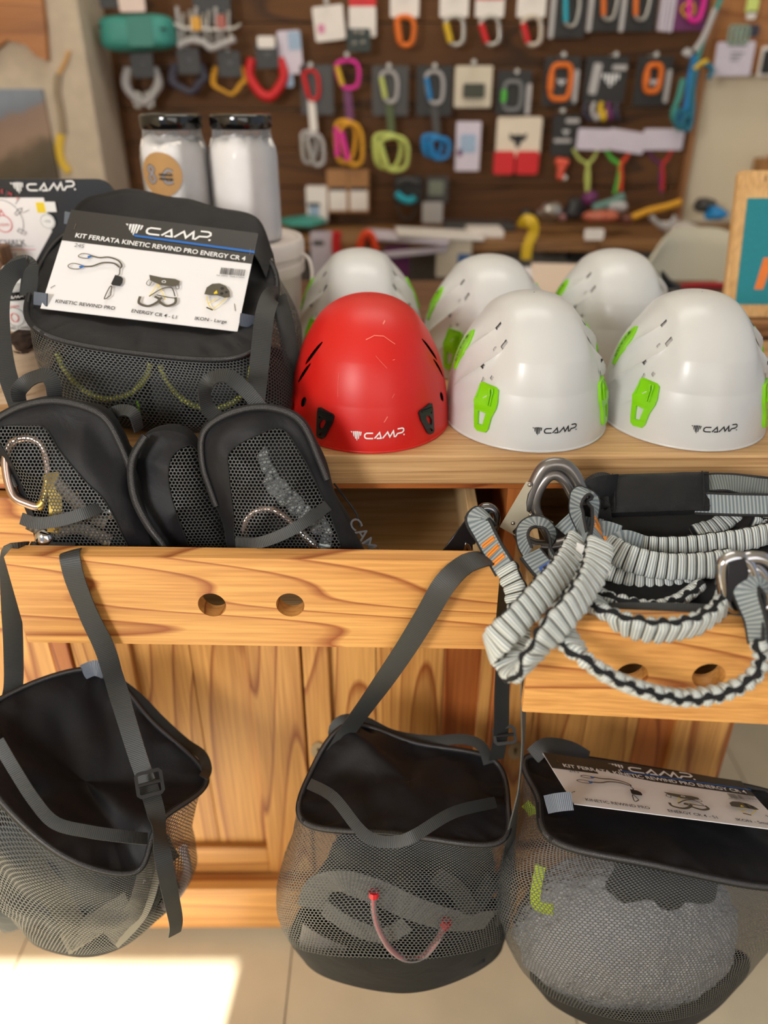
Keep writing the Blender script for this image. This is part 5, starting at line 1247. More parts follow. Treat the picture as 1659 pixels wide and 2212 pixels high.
MB().plate(rrect(.020, .022, .28, Hs-.045, .001), [], lambda u, v, w: sf(u, v, w+.011), .002).build('teal_panel', plain('teal_paint', (34, 138, 152), .7, nscale=200, var=.07), sg)
a = Art(); a.poly([(x-.028, y+.002) for x, y in ((.078, .046), (.088, .100), (.106, .100), (.122, .078), (.138, .100), (.156, .100), (.166, .046), (.150, .046), (.143, .078), (.122, .052), (.101, .078), (.094, .046))], 'o')
a.build('orange_letter', sf, {'o': plain('orange_paint', (236, 128, 54), .6)}, sg, .0135)
a = Art(); a.text('I', .046, Hs-.018, .010, 'k', bold=.02); a.text('Du', .056, Hs-.040, .010, 'k', bold=.02); a.build('sign_writing', sf, {'k': plain('pencil', (96, 72, 56), .8)}, sg, .0118)
# papers, red cord, pliers behind the back row of helmets
pcol = [plain('paper_cream', (226, 204, 186), .8, var=.01), plain('paper_white', (226, 222, 224), .8, var=.01), plain('paper_lilac', (196, 190, 216), .8, var=.01)]
for k in range(7):
    c = pcol[(0, 1, 2, 1, 2, 1, 0)[k]]; an = R((-6, 4, 12, -3, 16, 8, -8)[k]); z = 1.0012+k*.0052; M = Matrix.Translation((.405+.004*k, 1.700, z)) @ Matrix.Rotation(an, 4, 'Z')
    o = MB().box((-.105, -.15, 0), (.105, .148, .0046), 0, M).build('paper_stack', c, None, bevel=.0006)
    tag(o, ('lowest cream', 'second lowest white', 'lilac lower', 'white middle', 'strongly turned lilac upper', 'white next to top', 'topmost cream')[k]+' paper wad of the heap behind the back-row helmets', 'paper', 'heaped papers behind the helmets')
rcd = tag(MB().tube(spline([Vector(q) for q in ((.235, 1.55, 1.009), (.27, 1.50, 1.009), (.30, 1.53, 1.009), (.26, 1.57, 1.012), (.235, 1.52, 1.016), (.29, 1.49, 1.016), (.31, 1.55, 1.014))], 60), .008, 10).build('rope_bight', plain('rope_red', (206, 44, 34), .7, nscale=300, var=.2, bmp=.4), None, ang=180), 'red rope bight lying between two back-row helmets', 'rope')
pl = thing('pliers', 'pliers with red and black handles and grey jaws lying past the helmets', 'pliers', (.60, 1.66, 1.0))
for s in (-1, 1):
    MB().tube(spline([Vector((.60+.02*s, 1.66+.012*s, 1.02)), Vector((.64+.03*s, 1.655+.03*s, 1.022)), Vector((.72, 1.66+.035*s, 1.02)), Vector((.78, 1.67+.03*s, 1.016))], 24), .0085, 10).build('handle', plain('grip_red', (168, 28, 34), .4) if s > 0 else BLKP, pl)
    MB().tube(spline([Vector((.615+.01*s, 1.66, 1.022)), Vector((.585+.014*s, 1.655, 1.036)), Vector((.575+.006*s, 1.65, 1.060))], 16), [.010]*8+[.009, .008, .008, .007, .006, .005, .004, .003], 8).build('jaw', plain('dark_steel', (70, 72, 74), .4, .7), pl)
tl = tag(MB().tube(spline([Vector(q) for q in ((.475, 1.60, 1.008), (.52, 1.58, 1.008), (.57, 1.60, 1.008), (.60, 1.585, 1.008))], 30), .0075, 10).build('yellow_rope', plain('cord_yellow', (226, 188, 96), .6), None, ang=180), 'pale yellow cord end lying beside the pliers', 'cord')
tw = thing('screwdriver', 'red and white handled tool lying left of the pliers jaws', 'tool', (.53, 1.69, 1.0))
MB().tube([Vector((.50+.01*k, 1.70, 1.015)) for k in range(8)], [.009, .010, .010, .009, .009, .010, .010, .006], 10).build('handle', plain('grip_red', (168, 28, 34)), tw); MB().tube([Vector((.45, 1.70, 1.015)), Vector((.50, 1.70, 1.015))], .0075, 8).build('shaft', WHITE, tw)
# ================================================================== the back of the shop
GW = plain('grey_lower_wall', (150, 142, 134), .9)
panel = thing('plank_display', 'dark brown plank wall panel hung with climbing hardware', 'panel', (0, YW, 1.4))
z = 1.045; k = 0
while z < 1.78:
    MB().box((-.720, YW, z+.0015), (.850, YW+.028, z+.0985)).build('plank', DARKP, panel, bevel=.0015); z += .1; k += 1
FRW = wood('frame_wood', (176, 122, 70), (120, 76, 40), 'z', 9)
MB().box((.850, YW-.012, 1.045), (.872, YW+.03, 1.80)).build('frame_strip', FRW, panel, bevel=.002); MB().box((-.734, YW-.004, 1.045), (-.720, YW+.03, 1.80)).build('frame_strip', DARKP, panel, bevel=.002)
bench = thing('wall_bench', 'narrow brown wooden work shelf under the hardware panel', 'shelf', (.2, 2.25, 1.0))
for a_, b_, yy in ((-.73, .16, 0), (.161, .56, .001), (.561, 1.05, -.001)): MB().box((a_, 2.10+yy, 1.018), (b_, YW+.028, 1.044)).build('shelf_board', wood('bench_wood', (150, 108, 62), (96, 62, 34), 'x', 10, .6), bench, bevel=.002)
for x in (-.5, .25, .95): MB().box((x, 2.16, .9), (x+.03, YW+.03, 1.018)).build('bracket', FRW, bench)
struct(MB().box((-.734, YW+.010, 0), (1.3, YW+.032, 1.045)).build('trim_1', GW))
struct(MB().box((-1.64, 2.20, 0), (-.735, YW+.03, 2.8)).build('trim_2', plain('pillar_paint', (196, 180, 158), .9), None, bevel=.004))
BGY = 2.345
PEGM = plain('peg_white', (190, 188, 182), .5)
def zx(px, py, Y=BGY): p = W(px, py, Y); return p.x, p.z
def box_px(r, Y): 
    xc = (r[0]+r[2])/2; yc = (r[1]+r[3])/2
    X0, _ = zx(r[0], yc, Y); X1, _ = zx(r[2], yc, Y); _, Z1 = zx(xc, r[1], Y); _, Z0 = zx(xc, r[3], Y); return X0, Z0, X1, Z1
def flat(root, name, r, mat, Y=BGY, t=.004, rad=.005, tilt=0.0, parent=None, hole=None):
    X0, Z0, X1, Z1 = box_px(r, Y); cx, cz = (X0+X1)/2, (Z0+Z1)/2; c, s = math.cos(tilt), math.sin(tilt)
    fn = lambda u, v, w: Vector((cx+(u-cx)*c-(v-cz)*s, Y-w, cz+(u-cx)*s+(v-cz)*c))
    rd = min(rad, (X1-X0)*.45, (Z1-Z0)*.45)
    return MB().plate(rrect(X0, Z0, X1, Z1, rd, 3), [], fn, t).build(name, mat, parent or root)
def peg(px, py, Y=BGY):
    x, z = zx(px, py, Y)
    MB().tube([Vector((x, Y-.022, z+.003)), Vector((x, Y-.016, z)), Vector((x, YW, z))], .0022, 6).build('peg', PEGM, panel)
    MB().lathe([(0, 0), (.0055, 0), (.0055, .002), (0, .002)], (0, 0, 0), 12)
    mb = MB(); mb.tube([Vector((x, Y-.024, z+.002)), Vector((x, Y-.020, z+.002))], .0062, 10); mb.build('peg_cap', PEGM, panel)
def biner(root, r, mat, gm=None, Y=None, rot=0.0, rad=.0042, shape='d', name='carabiner', parent=None):
    Y = Y or BGY-.012; X0, Z0, X1, Z1 = box_px(r, Y); cx, cz, a, b = (X0+X1)/2, (Z0+Z1)/2, (X1-X0)/2-rad, (Z1-Z0)/2-rad
    P = {'d': ((-.85, .75), (-.2, 1), (.6, .92), (1, .5), (1, -.2), (.75, -.85), (.1, -1), (-.5, -.8), (-.8, -.1)), 'o': ((-1, .5), (-.7, .95), (0, 1.02), (.7, .95), (1, .5), (1, -.5), (.7, -.95), (0, -1.02), (-.7, -.95), (-1, -.5))}[shape]
    c, s = math.cos(rot), math.sin(rot)
    Q = [Vector((cx+u*a*c-v*b*s, Y, cz+u*a*s+v*b*c)) for u, v in P]
    o = MB().tube(spline(Q, 40, True), rad, 8, True).build(name, mat, parent or root, ang=180)
    if gm:
        g0, g1 = (Q[-2], Q[0]) if shape == 'd' else (Q[-1], Q[0]); d = Vector((0, -.002, 0))
        MB().tube([g0.lerp(g1, t)+d for t in (0.05, .35, .65, .95)], rad*1.35, 8).build('gate', gm, o, ang=180)
    return o
def hang(px0, py0, px1, py1, w, mat, root, Y=None, name='sling'):
    Y = Y or BGY-.010
    return strap(root, [(px0, py0, Y), ((px0+px1)/2, (py0+py1)/2, Y), (px1, py1, Y)], w, Vector((0, -1, 0)), 8, name, mat, .003)
G = {}
def col(n, c, r=.5, m=0.0): return plain('bg_'+n, c, r, m, .03)
cBK, cDG, cW, cR, cO, cBL, cPK, cYG, cTE, cLG, cGR, cOR2, cYE = (col('black', (34, 34, 34)), col('dark_grey', (62, 60, 58)), col('card_white', (226, 218, 210)), col('red', (206, 24, 30)), col('orange', (226, 112, 24)), col('blue', (18, 124, 186)), col('magenta', (222, 38, 150)), col('yellow_green', (190, 200, 104)), col('teal', (58, 142, 130)), col('light_grey', (176, 172, 170)), col('green', (88, 186, 70)), col('orange_red', (226, 66, 20)), col('yellow', (214, 176, 30)))
cST = plain('bg_steel', (176, 172, 164), .35, .9); cPU = col('purple', (104, 40, 92)); cLI = col('lilac_white', (206, 196, 208)); cNV = col('navy', (52, 50, 66)); cCY = col('cyan', (30, 164, 184)); cGO = col('gold', (214, 154, 24)); cKR = col('kraft', (160, 112, 62)); cPL = col('pale_blue', (150, 172, 196)); cDK = col('dark_card', (34, 34, 33))
def T(name, label, cat, px, py, group=None, Y=BGY): return thing(name, label, cat, W(px, py, Y), group)
def emblem(root, px, py, s, ink='w', Y=BGY-.0045):
    x, z_ = zx(px, py, Y); a = Art()
    for k, (u, h0, h1) in enumerate(((-.9, .55, .2), (-.5, .55, -.2), (-.1, .55, -.6), (.3, .55, -.3), (.7, .55, .1))): a.poly([(u*s, h1*s), ((u+.25)*s, (h1-.1)*s), ((u+.25)*s, h0*s), (u*s, h0*s)], ink)
    a.build('printed_mark', lambda u, v, w=0: Vector((x+u, Y-w, z_+v)), INKS, root)
# --- top row, carded carabiners
t = T('carded_pack', 'white card pack with small colour print, top row left of the red-topped card', 'package', 710, 50, 'carded goods in the top row'); flat(t, 'card', (678, 12, 744, 88), cW, tilt=.10); flat(t, 'print', (686, 52, 702, 72), col('print_pink', (206, 130, 160)), BGY-.004, .001); peg(706, 6)
t = T('carded_pack', 'red-topped white card with dark green hardware under it, top row', 'package', 782, 50, 'carded goods in the top row'); flat(t, 'card', (754, 14, 812, 80), cW); flat(t, 'header', (754, -12, 812, 14), cR); flat(t, 'hardware', (750, 62, 800, 112), col('dark_green', (28, 44, 38)), BGY-.01, .01); 
for q in ((768, 70), (782, 72), (766, 94), (784, 92)): mb = MB(); c = W(q[0], q[1], BGY-.022); mb.grid([[c+Vector((math.cos(2*PI*i/10)*math.sin(PI*j/6), -math.sin(2*PI*i/10)*math.sin(PI*j/6), math.cos(PI*j/6)))*.006 for j in range(7)] for i in range(10)], True); mb.build('stud', cST, t)
peg(780, -18)
for cx, tm, bm, gm, rot, lb, top in ((873, None, cO, cO, 0, 'white card holding an orange carabiner', None), (980, None, cST, cYE, .15, 'white card holding a steel carabiner with a yellow gate', None), (1057, cR, cST, cR, .25, 'white card with red top edge holding a steel carabiner with red gate', cR), (1147, None, col('tan_metal', (196, 184, 168), .4, .4), cR, .2, 'white card holding a pale carabiner with dark red gate, right of two similar', None)):
    t = T('carded_carabiner', lb, 'carabiner', cx, 50, 'carded goods in the top row'); flat(t, 'card', (cx-30, -16, cx+32, 38), cW); biner(t, (cx-24, 30, cx+26, 104), bm, gm, rot=rot, rad=.0062)
    if top: flat(t, 'header', (cx-30, -22, cx+32, 0), top, BGY-.001)
    peg(cx, -20)
for cx, gm, lb in ((1230, cCY, 'black pack showing a carabiner with sky-blue gate, top row'), (1312, cO, 'black pack showing a carabiner with orange gate, left of its twin'), (1382, cO, 'black pack showing a carabiner with orange gate, right of its twin, top row')):
    t = T('carabiner_pack', lb, 'package', cx, 40, 'black packs in the top row'); dy = -14 if cx > 1300 else 0; flat(t, 'card', (cx-32, -30+dy, cx+36, 82+dy), cDK); flat(t, 'card_edge', (cx-44, -20+dy, cx-34, 84+dy), cLG, BGY+.012, .02); biner(t, (cx-18, -20+dy, cx+24, 62+dy), cST, gm, rad=.0048); peg(cx, -34)
t = T('carabiner_pack', 'purple pack stack with magenta carabiner beside its white card edges', 'package', 1478, 30); flat(t, 'card', (1450, -20, 1526, 66), cPU); 
for k in range(4): flat(t, 'card_edge', (1422+k*8, -14, 1428+k*8, 68+k), cLI, BGY+.004*k, .02)
biner(t, (1480, -24, 1524, 52), cPK, None, rad=.0065); biner(t, (1470, 4, 1502, 40), cGO, None, rot=.5, rad=.003)
# --- second row
def quick(label, cx, up, ug, lo, lg, ytop, ymid, ybot, slm, card=None, cardx=(0, 0), wd=52, lw=60):
    t = T('quickdraw', label, 'quickdraw', cx, ymid, 'quickdraws in the second row')
    if card: flat(t, 'card', (cx+cardx[0], ytop-8, cx+cardx[1], ytop+100), card)
    biner(t, (cx-wd/2, ytop, cx+wd/2, ymid-30), up, ug, rot=.08, rad=.0050); hang(cx, ymid-38, cx+6, ymid+34, .020, slm, t)
    for k, dx in enumerate((-8, 8)): biner(t, (cx-lw/2+dx+5, ymid+30+k*6, cx+lw/2+dx-2, ybot-6*(1-k)), lo, lg, Y=BGY-.012-.010*k, rot=-.1+.2*k, rad=.0058, name='lower_carabiner')
    peg(cx, ytop-6); return t
quick('quickdraw with red top carabiner, white sling and grey lower carabiners', 672, cR, cR, cLG, cST, 148, 250, 362, cW, cDG, (-22, 48), 40, 50)
quick('quickdraw with magenta top carabiner and gold lower carabiners', 750, cPK, cYE, cGO, cPK, 126, 226, 362, cPU, None, (0, 0), 58, 62)
quick('quickdraw on grey card with yellow-green lower carabiners', 840, cLG, cYG, cYG, cYG, 150, 255, 374, col('olive', (72, 84, 40)), cDG, (-36, 42), 44, 78)
quick('quickdraw on black card with blue lower carabiners', 938, cLG, cBL, cBL, cBL, 150, 258, 348, cDG, cDK, (-38, 38), 46, 60)
t = T('carded_pack', 'cream house-shaped card with a dark gadget, right of the blue quickdraw', 'package', 1020, 180); flat(t, 'card', (982, 142, 1062, 232), col('cream', (206, 194, 172))); mb = flat(t, 'gadget', (1000, 180, 1046, 212), col('olive_dark', (58, 60, 46)), BGY-.005, .010); peg(1022, 136)
t = T('carabiner_pack', 'black pack with a grey carabiner and green gate, second row', 'package', 1107, 200, 'black packs in the second row'); flat(t, 'card', (1072, 152, 1146, 248), cDK); flat(t, 'card_edge', (1136, 180, 1146, 248), cLG, BGY-.002); biner(t, (1084, 172, 1130, 242), col('mid_grey', (120, 120, 120)), cGR, rad=.0055, shape='o'); peg(1114, 156)
for cx, lb, em in ((1212, 'black pack with an orange carabiner, second row beside the grey one', 0), (1410, 'black pack with an orange carabiner at the right end of the second row', 0)):
    t = T('carabiner_pack', lb, 'package', cx, 180, 'black packs in the second row'); flat(t, 'card', (cx-38, 122, cx+38, 228), cDK); flat(t, 'card_edge', (cx+26, 150, cx+36, 222), cLG, BGY-.002); biner(t, (cx-28, 134, cx+26, 220) if cx < 1300 else (cx-20, 134, cx+22, 204), cO, cO, rad=.0070, shape='o'); emblem(t, cx, 178, .012); peg(cx+2, 120)
t = T('carabiner_pack', 'black pack with a white wedge mark, between two orange carabiner packs', 'package', 1312, 180, 'black packs in the second row'); flat(t, 'card', (1262, 122, 1352, 222), cDK); flat(t, 'card_edge', (1276, 136, 1294, 204), cLG, BGY-.002, tilt=-.12); flat(t, 'card_edge', (1322, 140, 1354, 152), cLG, BGY-.002); emblem(t, 1318, 172, .024); peg(1326, 120)
t = T('sling_bundle', 'small dark pack with multicoloured cords below the wedge pack', 'sling', 1305, 240)
for k, m in enumerate((cNV, cLG, cYE, cPU, cNV)): MB().tube(pp([(1268+k*16, 222, BGY-.008), (1262+k*17, 240, BGY-.016), (1274+k*15, 258, BGY-.014), (1284+k*12, 236, BGY-.012)], 20), .006, 8).build('cord', m, t, ang=180)
# --- row on the left
t = T('first_aid_bag', 'teal zipped bag hung at the upper left of the panel', 'bag', 290, 70)
X0, Z0, X1, Z1 = box_px((206, 28, 370, 110), 2.26)
mb = MB(); rows = []
for i in range(40):
    th = 2*PI*i/40; sq = lambda c: (abs(c)**.45)*(1 if c > 0 else -1); rows.append([])
    for j in range(17):
        ph = PI*j/16; q = Vector(((X0+X1)/2+(X1-X0)/2*sq(math.cos(th))*math.sin(ph)**.35, 2.30+.05*math.cos(ph), (Z0+Z1)/2+(Z1-Z0)/2*sq(math.sin(th))*math.sin(ph)**.35)); rows[-1].append(q+Vector((1, 0, 1))*.004*vnoise(q, 18))
mb.grid(rows, True).build('bag_body', cTE, t, ang=180)
MB().tube([Vector((X0+.004, 2.262, (Z0+Z1)/2+.012)), Vector((X1-.01, 2.256, (Z0+Z1)/2+.006))], .0025, 6).build('zip', cBK, t); flat(t, 'side_patch', (276, 34, 330, 100), col('teal_dark', (40, 122, 108)), 2.250, .002)
t = T('carded_pack', 'pinkish white tag hanging above the teal bag', 'package', 285, 8); flat(t, 'card', (256, -30, 312, 26), col('pink_white', (222, 200, 188)), 2.25)
t = T('carded_pack', 'dark card at the top left corner of the panel', 'package', 235, 5); flat(t, 'card', (214, -30, 254, 18), cDK, 2.25)
ice = T('ice_screw_rack', 'bundle of steel ice screws and wires at the upper left', 'rack', 440, 60)
for k in range(9):
    x = 382+k*14; MB().tube(pp([(x, 14+(k*37) % 22, BGY-.03), (x+4-(k*5) % 9, 60, BGY-.034), (x+6, 92, BGY-.03)], 10), .0050, 8).build('screw_tube', cST if k % 3 else cLG, ice, ang=180)
MB().tube(pp([(386, 100, BGY-.04), (410, 88, BGY-.042), (440, 92, BGY-.042), (455, 104, BGY-.042), (480, 96, BGY-.042), (508, 84, BGY-.04)], 30), .0085, 8).build('white_band', cLG, ice, ang=180)
MB().tube(pp([(350, 40, BGY-.036), (390, 58, BGY-.04), (430, 64, BGY-.04), (500, 62, BGY-.04), (520, 52, BGY-.038)], 30), .0048, 8).build('steel_rod', cST, ice, ang=180)
for q, m in (((478, 46), col('rust', (160, 82, 66))), ((424, 50), cGO)): flat(ice, 'coloured_clip', (q[0]-10, q[1]-14, q[0]+10, q[1]+16), m, BGY-.045, .006)
flat(ice, 'dark_holster', (420, -30, 500, 50), col('black', (34, 34, 34)), BGY-.004, .02)
for cx, m, lb, y0, y1 in ((308, cLG, 'pale grey sling hung from a black tag, leftmost of the tagged slings', 112, 222), (408, cNV, 'dark navy sling hung from a black tag between the grey and yellow ones', 104, 200), (496, cGO, 'thin yellow cord loop hung from a black tag', 110, 205), (577, cR, 'thick red cord loop hung from a black tag', 92, 210)):
    t = T('tagged_sling', lb, 'sling', cx, 160, 'tagged slings at the left of the panel'); flat(t, 'tag', (cx-24, y0, cx+24, y0+56), cDK, BGY-.024); emblem(t, cx, y0+26, .010, 'g', BGY-.029)
    w_ = {308: .0095, 408: .0095, 496: .0040, 577: .0125}[cx]
    for k in range(1 if cx in (577,) else 2): 
        d = k*12; P = [(cx-32+d*.4, y0+34, BGY-.012), (cx-38+d*.5, y0+70, BGY-.012), (cx-16+d*.2, y1-10, BGY-.014), (cx+8-d*.2, y1-2, BGY-.014), (cx+30-d*.5, y1-28, BGY-.012), (cx+36-d*.4, y0+66, BGY-.012), (cx+26, y0+34, BGY-.012)]
        MB().tube(pp(P, 40), w_*(1-.2*k), 10).build('cord', m, t, ang=180)
    if cx == 308:
        for q in (296, 322): biner(t, (q-12, 196, q+12, 236), cST, None, rad=.0045)
    peg(cx, y0+4)
flat(T('price_label', 'white price label at the top of the red cord tag', 'label', 574, 84), 'label_card', (556, 78, 594, 104), cW, BGY-.030, .002)
t = T('carded_pack', 'tall blue and white pack right of the red cord loop', 'package', 626, 120); flat(t, 'card', (602, 66, 652, 160), cLI, tilt=.05); flat(t, 'print', (622, 68, 650, 108), cPL, BGY-.004, .001, tilt=.05); flat(t, 'print', (616, 160, 634, 188), cPL, BGY, .003)
# --- third row
t = T('boxed_pack', 'narrow white and blue box below the blue quickdraw', 'box', 1010, 315); flat(t, 'box_body', (984, 262, 1036, 368), cLI, BGY, .016, .003); flat(t, 'print', (994, 290, 1028, 330), cPL, BGY-.016, .001); flat(t, 'print', (988, 322, 998, 338), cPU, BGY-.016, .001)
t = T('glove_pack', 'large red and white pack with a dark bird-like picture', 'package', 1115, 315); flat(t, 'card', (1072, 252, 1168, 340), col('cream_white', (222, 208, 186)), BGY, .006, .008); flat(t, 'lower_sleeve', (1066, 326, 1110, 376), cR, BGY-.002, .010, .008); flat(t, 'lower_sleeve', (1114, 326, 1162, 376), cR, BGY-.002, .010, .008)
a = Art(); gx, gz = zx(1118, 296); a.poly([(-.024, .010), (-.010, .004), (0, .008), (.010, .004), (.026, .010), (.022, -.006), (.010, -.012), (.006, -.026), (-.004, -.026), (-.008, -.012), (-.022, -.006)], 'k'); a.build('picture', lambda u, v, w=0: Vector((gx+u, BGY-.006-w, gz+v)), INKS, t)
t = T('carabiner_pack', 'plain black pack with small white lines beside the red and white pack', 'package', 1220, 290); flat(t, 'card', (1192, 248, 1250, 336), cDK); flat(t, 'print', (1196, 300, 1234, 308), cLG, BGY-.004, .001); flat(t, 'print', (1222, 256, 1252, 266), cLG, BGY-.004, .001); emblem(t, 1222, 286, .010); peg(1212, 240)
t = T('toy_figure', 'small orange-red and white dangling trinket below the black pack', 'trinket', 1214, 365)
for q, r_ in (((1208, 350), .012), ((1220, 352), .012), ((1212, 366), .012), ((1210, 380), .011), ((1220, 384), .007)):
    c = W(q[0], q[1], BGY-.01); mb = MB(); mb.grid([[c+Vector((math.cos(2*PI*i/12)*math.sin(PI*j/8), -math.sin(2*PI*i/12)*math.sin(PI*j/8), math.cos(PI*j/8)))*r_ for j in range(9)] for i in range(12)], True); mb.build('bead', col('coral', (226, 92, 70)) if r_ > .008 else cW, t)
for k, (x0, x1, lb) in enumerate(((1246, 1316, 'lilac-white price card, left of three over the coloured cords'), (1312, 1394, 'lilac-white price card, middle of three over the coloured cords'), (1388, 1476, 'lilac-white price card, right of three over the coloured cords'))):
    t = tag(flat(None, 'price_card', (x0, 278+(4 if k == 1 else 0), x1, 324+(4 if k == 1 else 0)), cLI, BGY-.02-.003*k, .002, tilt=(-.03, -.14, .0)[k]), lb, 'label', 'price cards over the coloured cords')
for cx, m1, m2, lb in ((1268, cYG, cYG, 'yellow-green Y-shaped cord under the left price card'), (1338, cGR, cOR2, 'green and orange-red Y-shaped cord under the middle price card'), (1428, cPU, cR, 'dark red and purple Y-shaped cord under the right price card')):
    t = T('cord_tether', lb, 'cord', cx, 370, 'Y-shaped cords under the price cards')
    r_ = .0042 if cx != 1338 else .0055
    MB().tube(pp([(cx-30, 322, BGY-.01), (cx-16, 344, BGY-.012), (cx, 356, BGY-.012), (cx-2, 384, BGY-.012), (cx-10 if cx == 1338 else cx, 418, BGY-.012)], 24), r_, 8).build('cord_arm', m1, t, ang=180)
    MB().tube(pp([(cx+26, 318, BGY-.01), (cx+14, 342, BGY-.012), (cx+3, 356, BGY-.014), (cx+4, 384, BGY-.014), (cx+2, 412, BGY-.014)], 24), r_, 8).build('cord_arm', m2 if cx != 1268 else m1, t, ang=180)
# --- right edge of the panel, and the white wall beside it
t = T('rope_bundle', 'bundle of teal and yellow slings hanging at the right edge of the panel', 'sling', 1490, 190)
for k, (P, m, r_) in enumerate((([(1560, -10), (1530, 60), (1508, 120), (1486, 190)], cTE, .007), ([(1545, 20), (1520, 80), (1500, 110)], cLG, .008), ([(1500, 120), (1490, 170), (1482, 230), (1470, 262)], cBL, .008), ([(1476, 170), (1466, 210), (1454, 250), (1470, 280)], cTE, .008), ([(1506, 136), (1496, 190), (1494, 240), (1488, 272)], col('deep_teal', (22, 104, 128)), .009), ([(1500, 142), (1520, 136), (1538, 150), (1530, 170)], col('deep_teal', (22, 104, 128)), .007), ([(1500, 150), (1512, 138), (1528, 132)], cYE, .006), ([(1478, 120), (1484, 112), (1490, 120)], cLG, .009))):
    MB().tube(pp([(x, y_, 2.31-.003*k) for x, y_ in P], 24), r_, 8).build('cord', m, t, ang=180)
for q in ((1468, 258), (1484, 268)): biner(t, (q[0]-14, q[1]-24, q[0]+14, q[1]+18), col('deep_teal', (22, 104, 128)), None, Y=2.285, rad=.006)
t = T('wall_board', 'orange-brown wooden board high on the right wall', 'board', 1600, 50); flat(t, 'board_body', (1530, -60, 1740, 160), wood('orange_board', (190, 132, 78), (150, 94, 48), 'x', 9), YW+.025, .014)
t = T('hanging_tag', 'lime and white strip hanging in front of the right wall board', 'tag', 1625, 20); flat(t, 'strip', (1614, -30, 1640, 28), col('lime', (206, 220, 120)), 2.37, .003); flat(t, 'end', (1612, 24, 1632, 42), cW, 2.37, .003)
t = T('tool_cluster', 'grey-green metal clips hung above the white price sheet at the right', 'clip', 1590, 76)
for k in range(4): biner(t, (1570+k*10, 52, 1590+k*10, 100), col('sage_metal', (140, 156, 140), .4, .5), None, Y=2.36, rad=.0045)
flat(t, 'navy_knob', (1612, 54, 1636, 80), cNV, 2.37, .012)
t = tag(flat(None, 'price_sheet', (1544, 90, 1626, 164), cLI, 2.362, .002, tilt=.02), 'white price sheet with a few grey lines on the right wall board', 'label'); a = Art(); gx, gz = zx(1594, 116, 2.359)
for k in range(3): a.rect(-.018, -.008*k, .016-.006*k, -.008*k+.003, 'g')
a.build('print', lambda u, v, w=0: Vector((gx+u, 2.3595-w, gz+v)), INKS, t)
t = T('carabiner_pack', 'dark pack with pale border cut off by the right frame edge', 'package', 1652, 130); flat(t, 'card', (1640, 100, 1700, 164), cW, 2.365); flat(t, 'print', (1646, 108, 1690, 160), cDK, 2.361, .002)
t = T('storage_box', 'brown and orange box on the wall beside the teal sign', 'box', 1650, 355); flat(t, 'box_body', (1626, 340, 1668, 376), cKR, 2.40, .05); flat(t, 'box_side', (1656, 334, 1720, 374), col('rust_orange', (206, 92, 24)), 2.39, .05)
# --- low row and the shelf
for cx, lb in ((730, 'left kraft box with white label, low on the panel'), (775, 'right kraft box with white label, low on the panel')):
    t = T('kraft_box', lb, 'box', cx, 420, 'kraft boxes low on the panel'); flat(t, 'box_body', (cx-22, 364, cx+22, 456), cKR, BGY+.02, .03, .002); flat(t, 'label', (cx-19, 412, cx+19, 454), cW, BGY-.010, .001, .001); flat(t, 'stripe', (cx-19, 404, cx+19, 412), cDK, BGY-.010, .001, .001)
t = T('boxed_pack', 'white carton with blue lower corner left of the kraft boxes', 'box', 686, 440); flat(t, 'box_body', (664, 400, 708, 478), cW, BGY+.01, .03, .003); flat(t, 'print', (668, 444, 690, 472), cPL, BGY-.020, .001); flat(t, 'print', (664, 438, 692, 446), cDK, BGY-.020, .001)
t = T('headlamp_pack', 'black headlamp with cyan strap in a clear pack', 'headlamp', 880, 420); flat(t, 'card', (852, 380, 912, 440), cBK); mb = MB(); mb.tube(pp([(856, 418, BGY-.02), (870, 430, BGY-.024), (886, 434, BGY-.022), (896, 426, BGY-.02)], 14), .010, 8); mb.build('strap', cCY, t, ang=180); MB().tube(pp([(858, 396, BGY-.02), (880, 388, BGY-.024), (904, 396, BGY-.02)], 14), .009, 8).build('lamp_band', cDG, t, ang=180); MB().tube(pp([(856, 440, BGY-.01), (868, 470, BGY-.01), (890, 470, BGY-.01), (900, 440, BGY-.01)], 20), .003, 6).build('loop', cDG, t, ang=180)
t = T('boxed_pack', 'dark grey pack with greenish print right of the headlamp', 'package', 945, 430); flat(t, 'card', (920, 380, 968, 438), cDG); flat(t, 'print', (926, 390, 958, 422), col('sage', (116, 122, 106)), BGY-.004, .002); flat(t, 'lower_card', (912, 436, 956, 482), cLG, BGY-.02, .004)
SZ = 1.0445
def lump(name, label, cat, px, py, rx, ry, rz, mat, seed=0, group=None, Y=2.25):
    c = W(px, py, Y); c.z = max(c.z, SZ+rz*.92); o = thing(name, label, cat, c, group); bundle(o, c, (rx, ry, rz), mat, seed, 'body', .006); return o
lump('folded_cloth', 'teal cloth folded on the shelf above the bucket', 'cloth', 660, 480, .060, .05, .014, cTE, 1)
for k, (px, lb, c_) in enumerate(((860, 'long white paper roll end hanging over the shelf edge', cLI), (930, 'white paper sheets on the shelf right of the long roll', cW))):
    M = Matrix.Translation((W(px, 490, 2.13).x+.02, 2.13, SZ+.006+.008*k)) @ Matrix.Rotation(R((-5, 3)[k]), 4, 'Z') @ Matrix.Rotation(R(3), 4, 'Y')
    tag(MB().box((-.11, -.055, -.005), (.115, .06, .005), 0, M).build('paper_sheet', c_, None, bevel=.002), lb, 'paper', 'papers on the shelf')
M = Matrix.Translation((W(895, 512, 2.085).x, 2.085, 1.020)) @ Matrix.Rotation(R(-6), 4, 'Y'); tag(MB().box((-.085, -.006, -.008), (.085, .006, .008), 0, M).build('paper_roll', cLI, None, bevel=.003), 'white paper roll hung on the front edge of the shelf', 'paper')
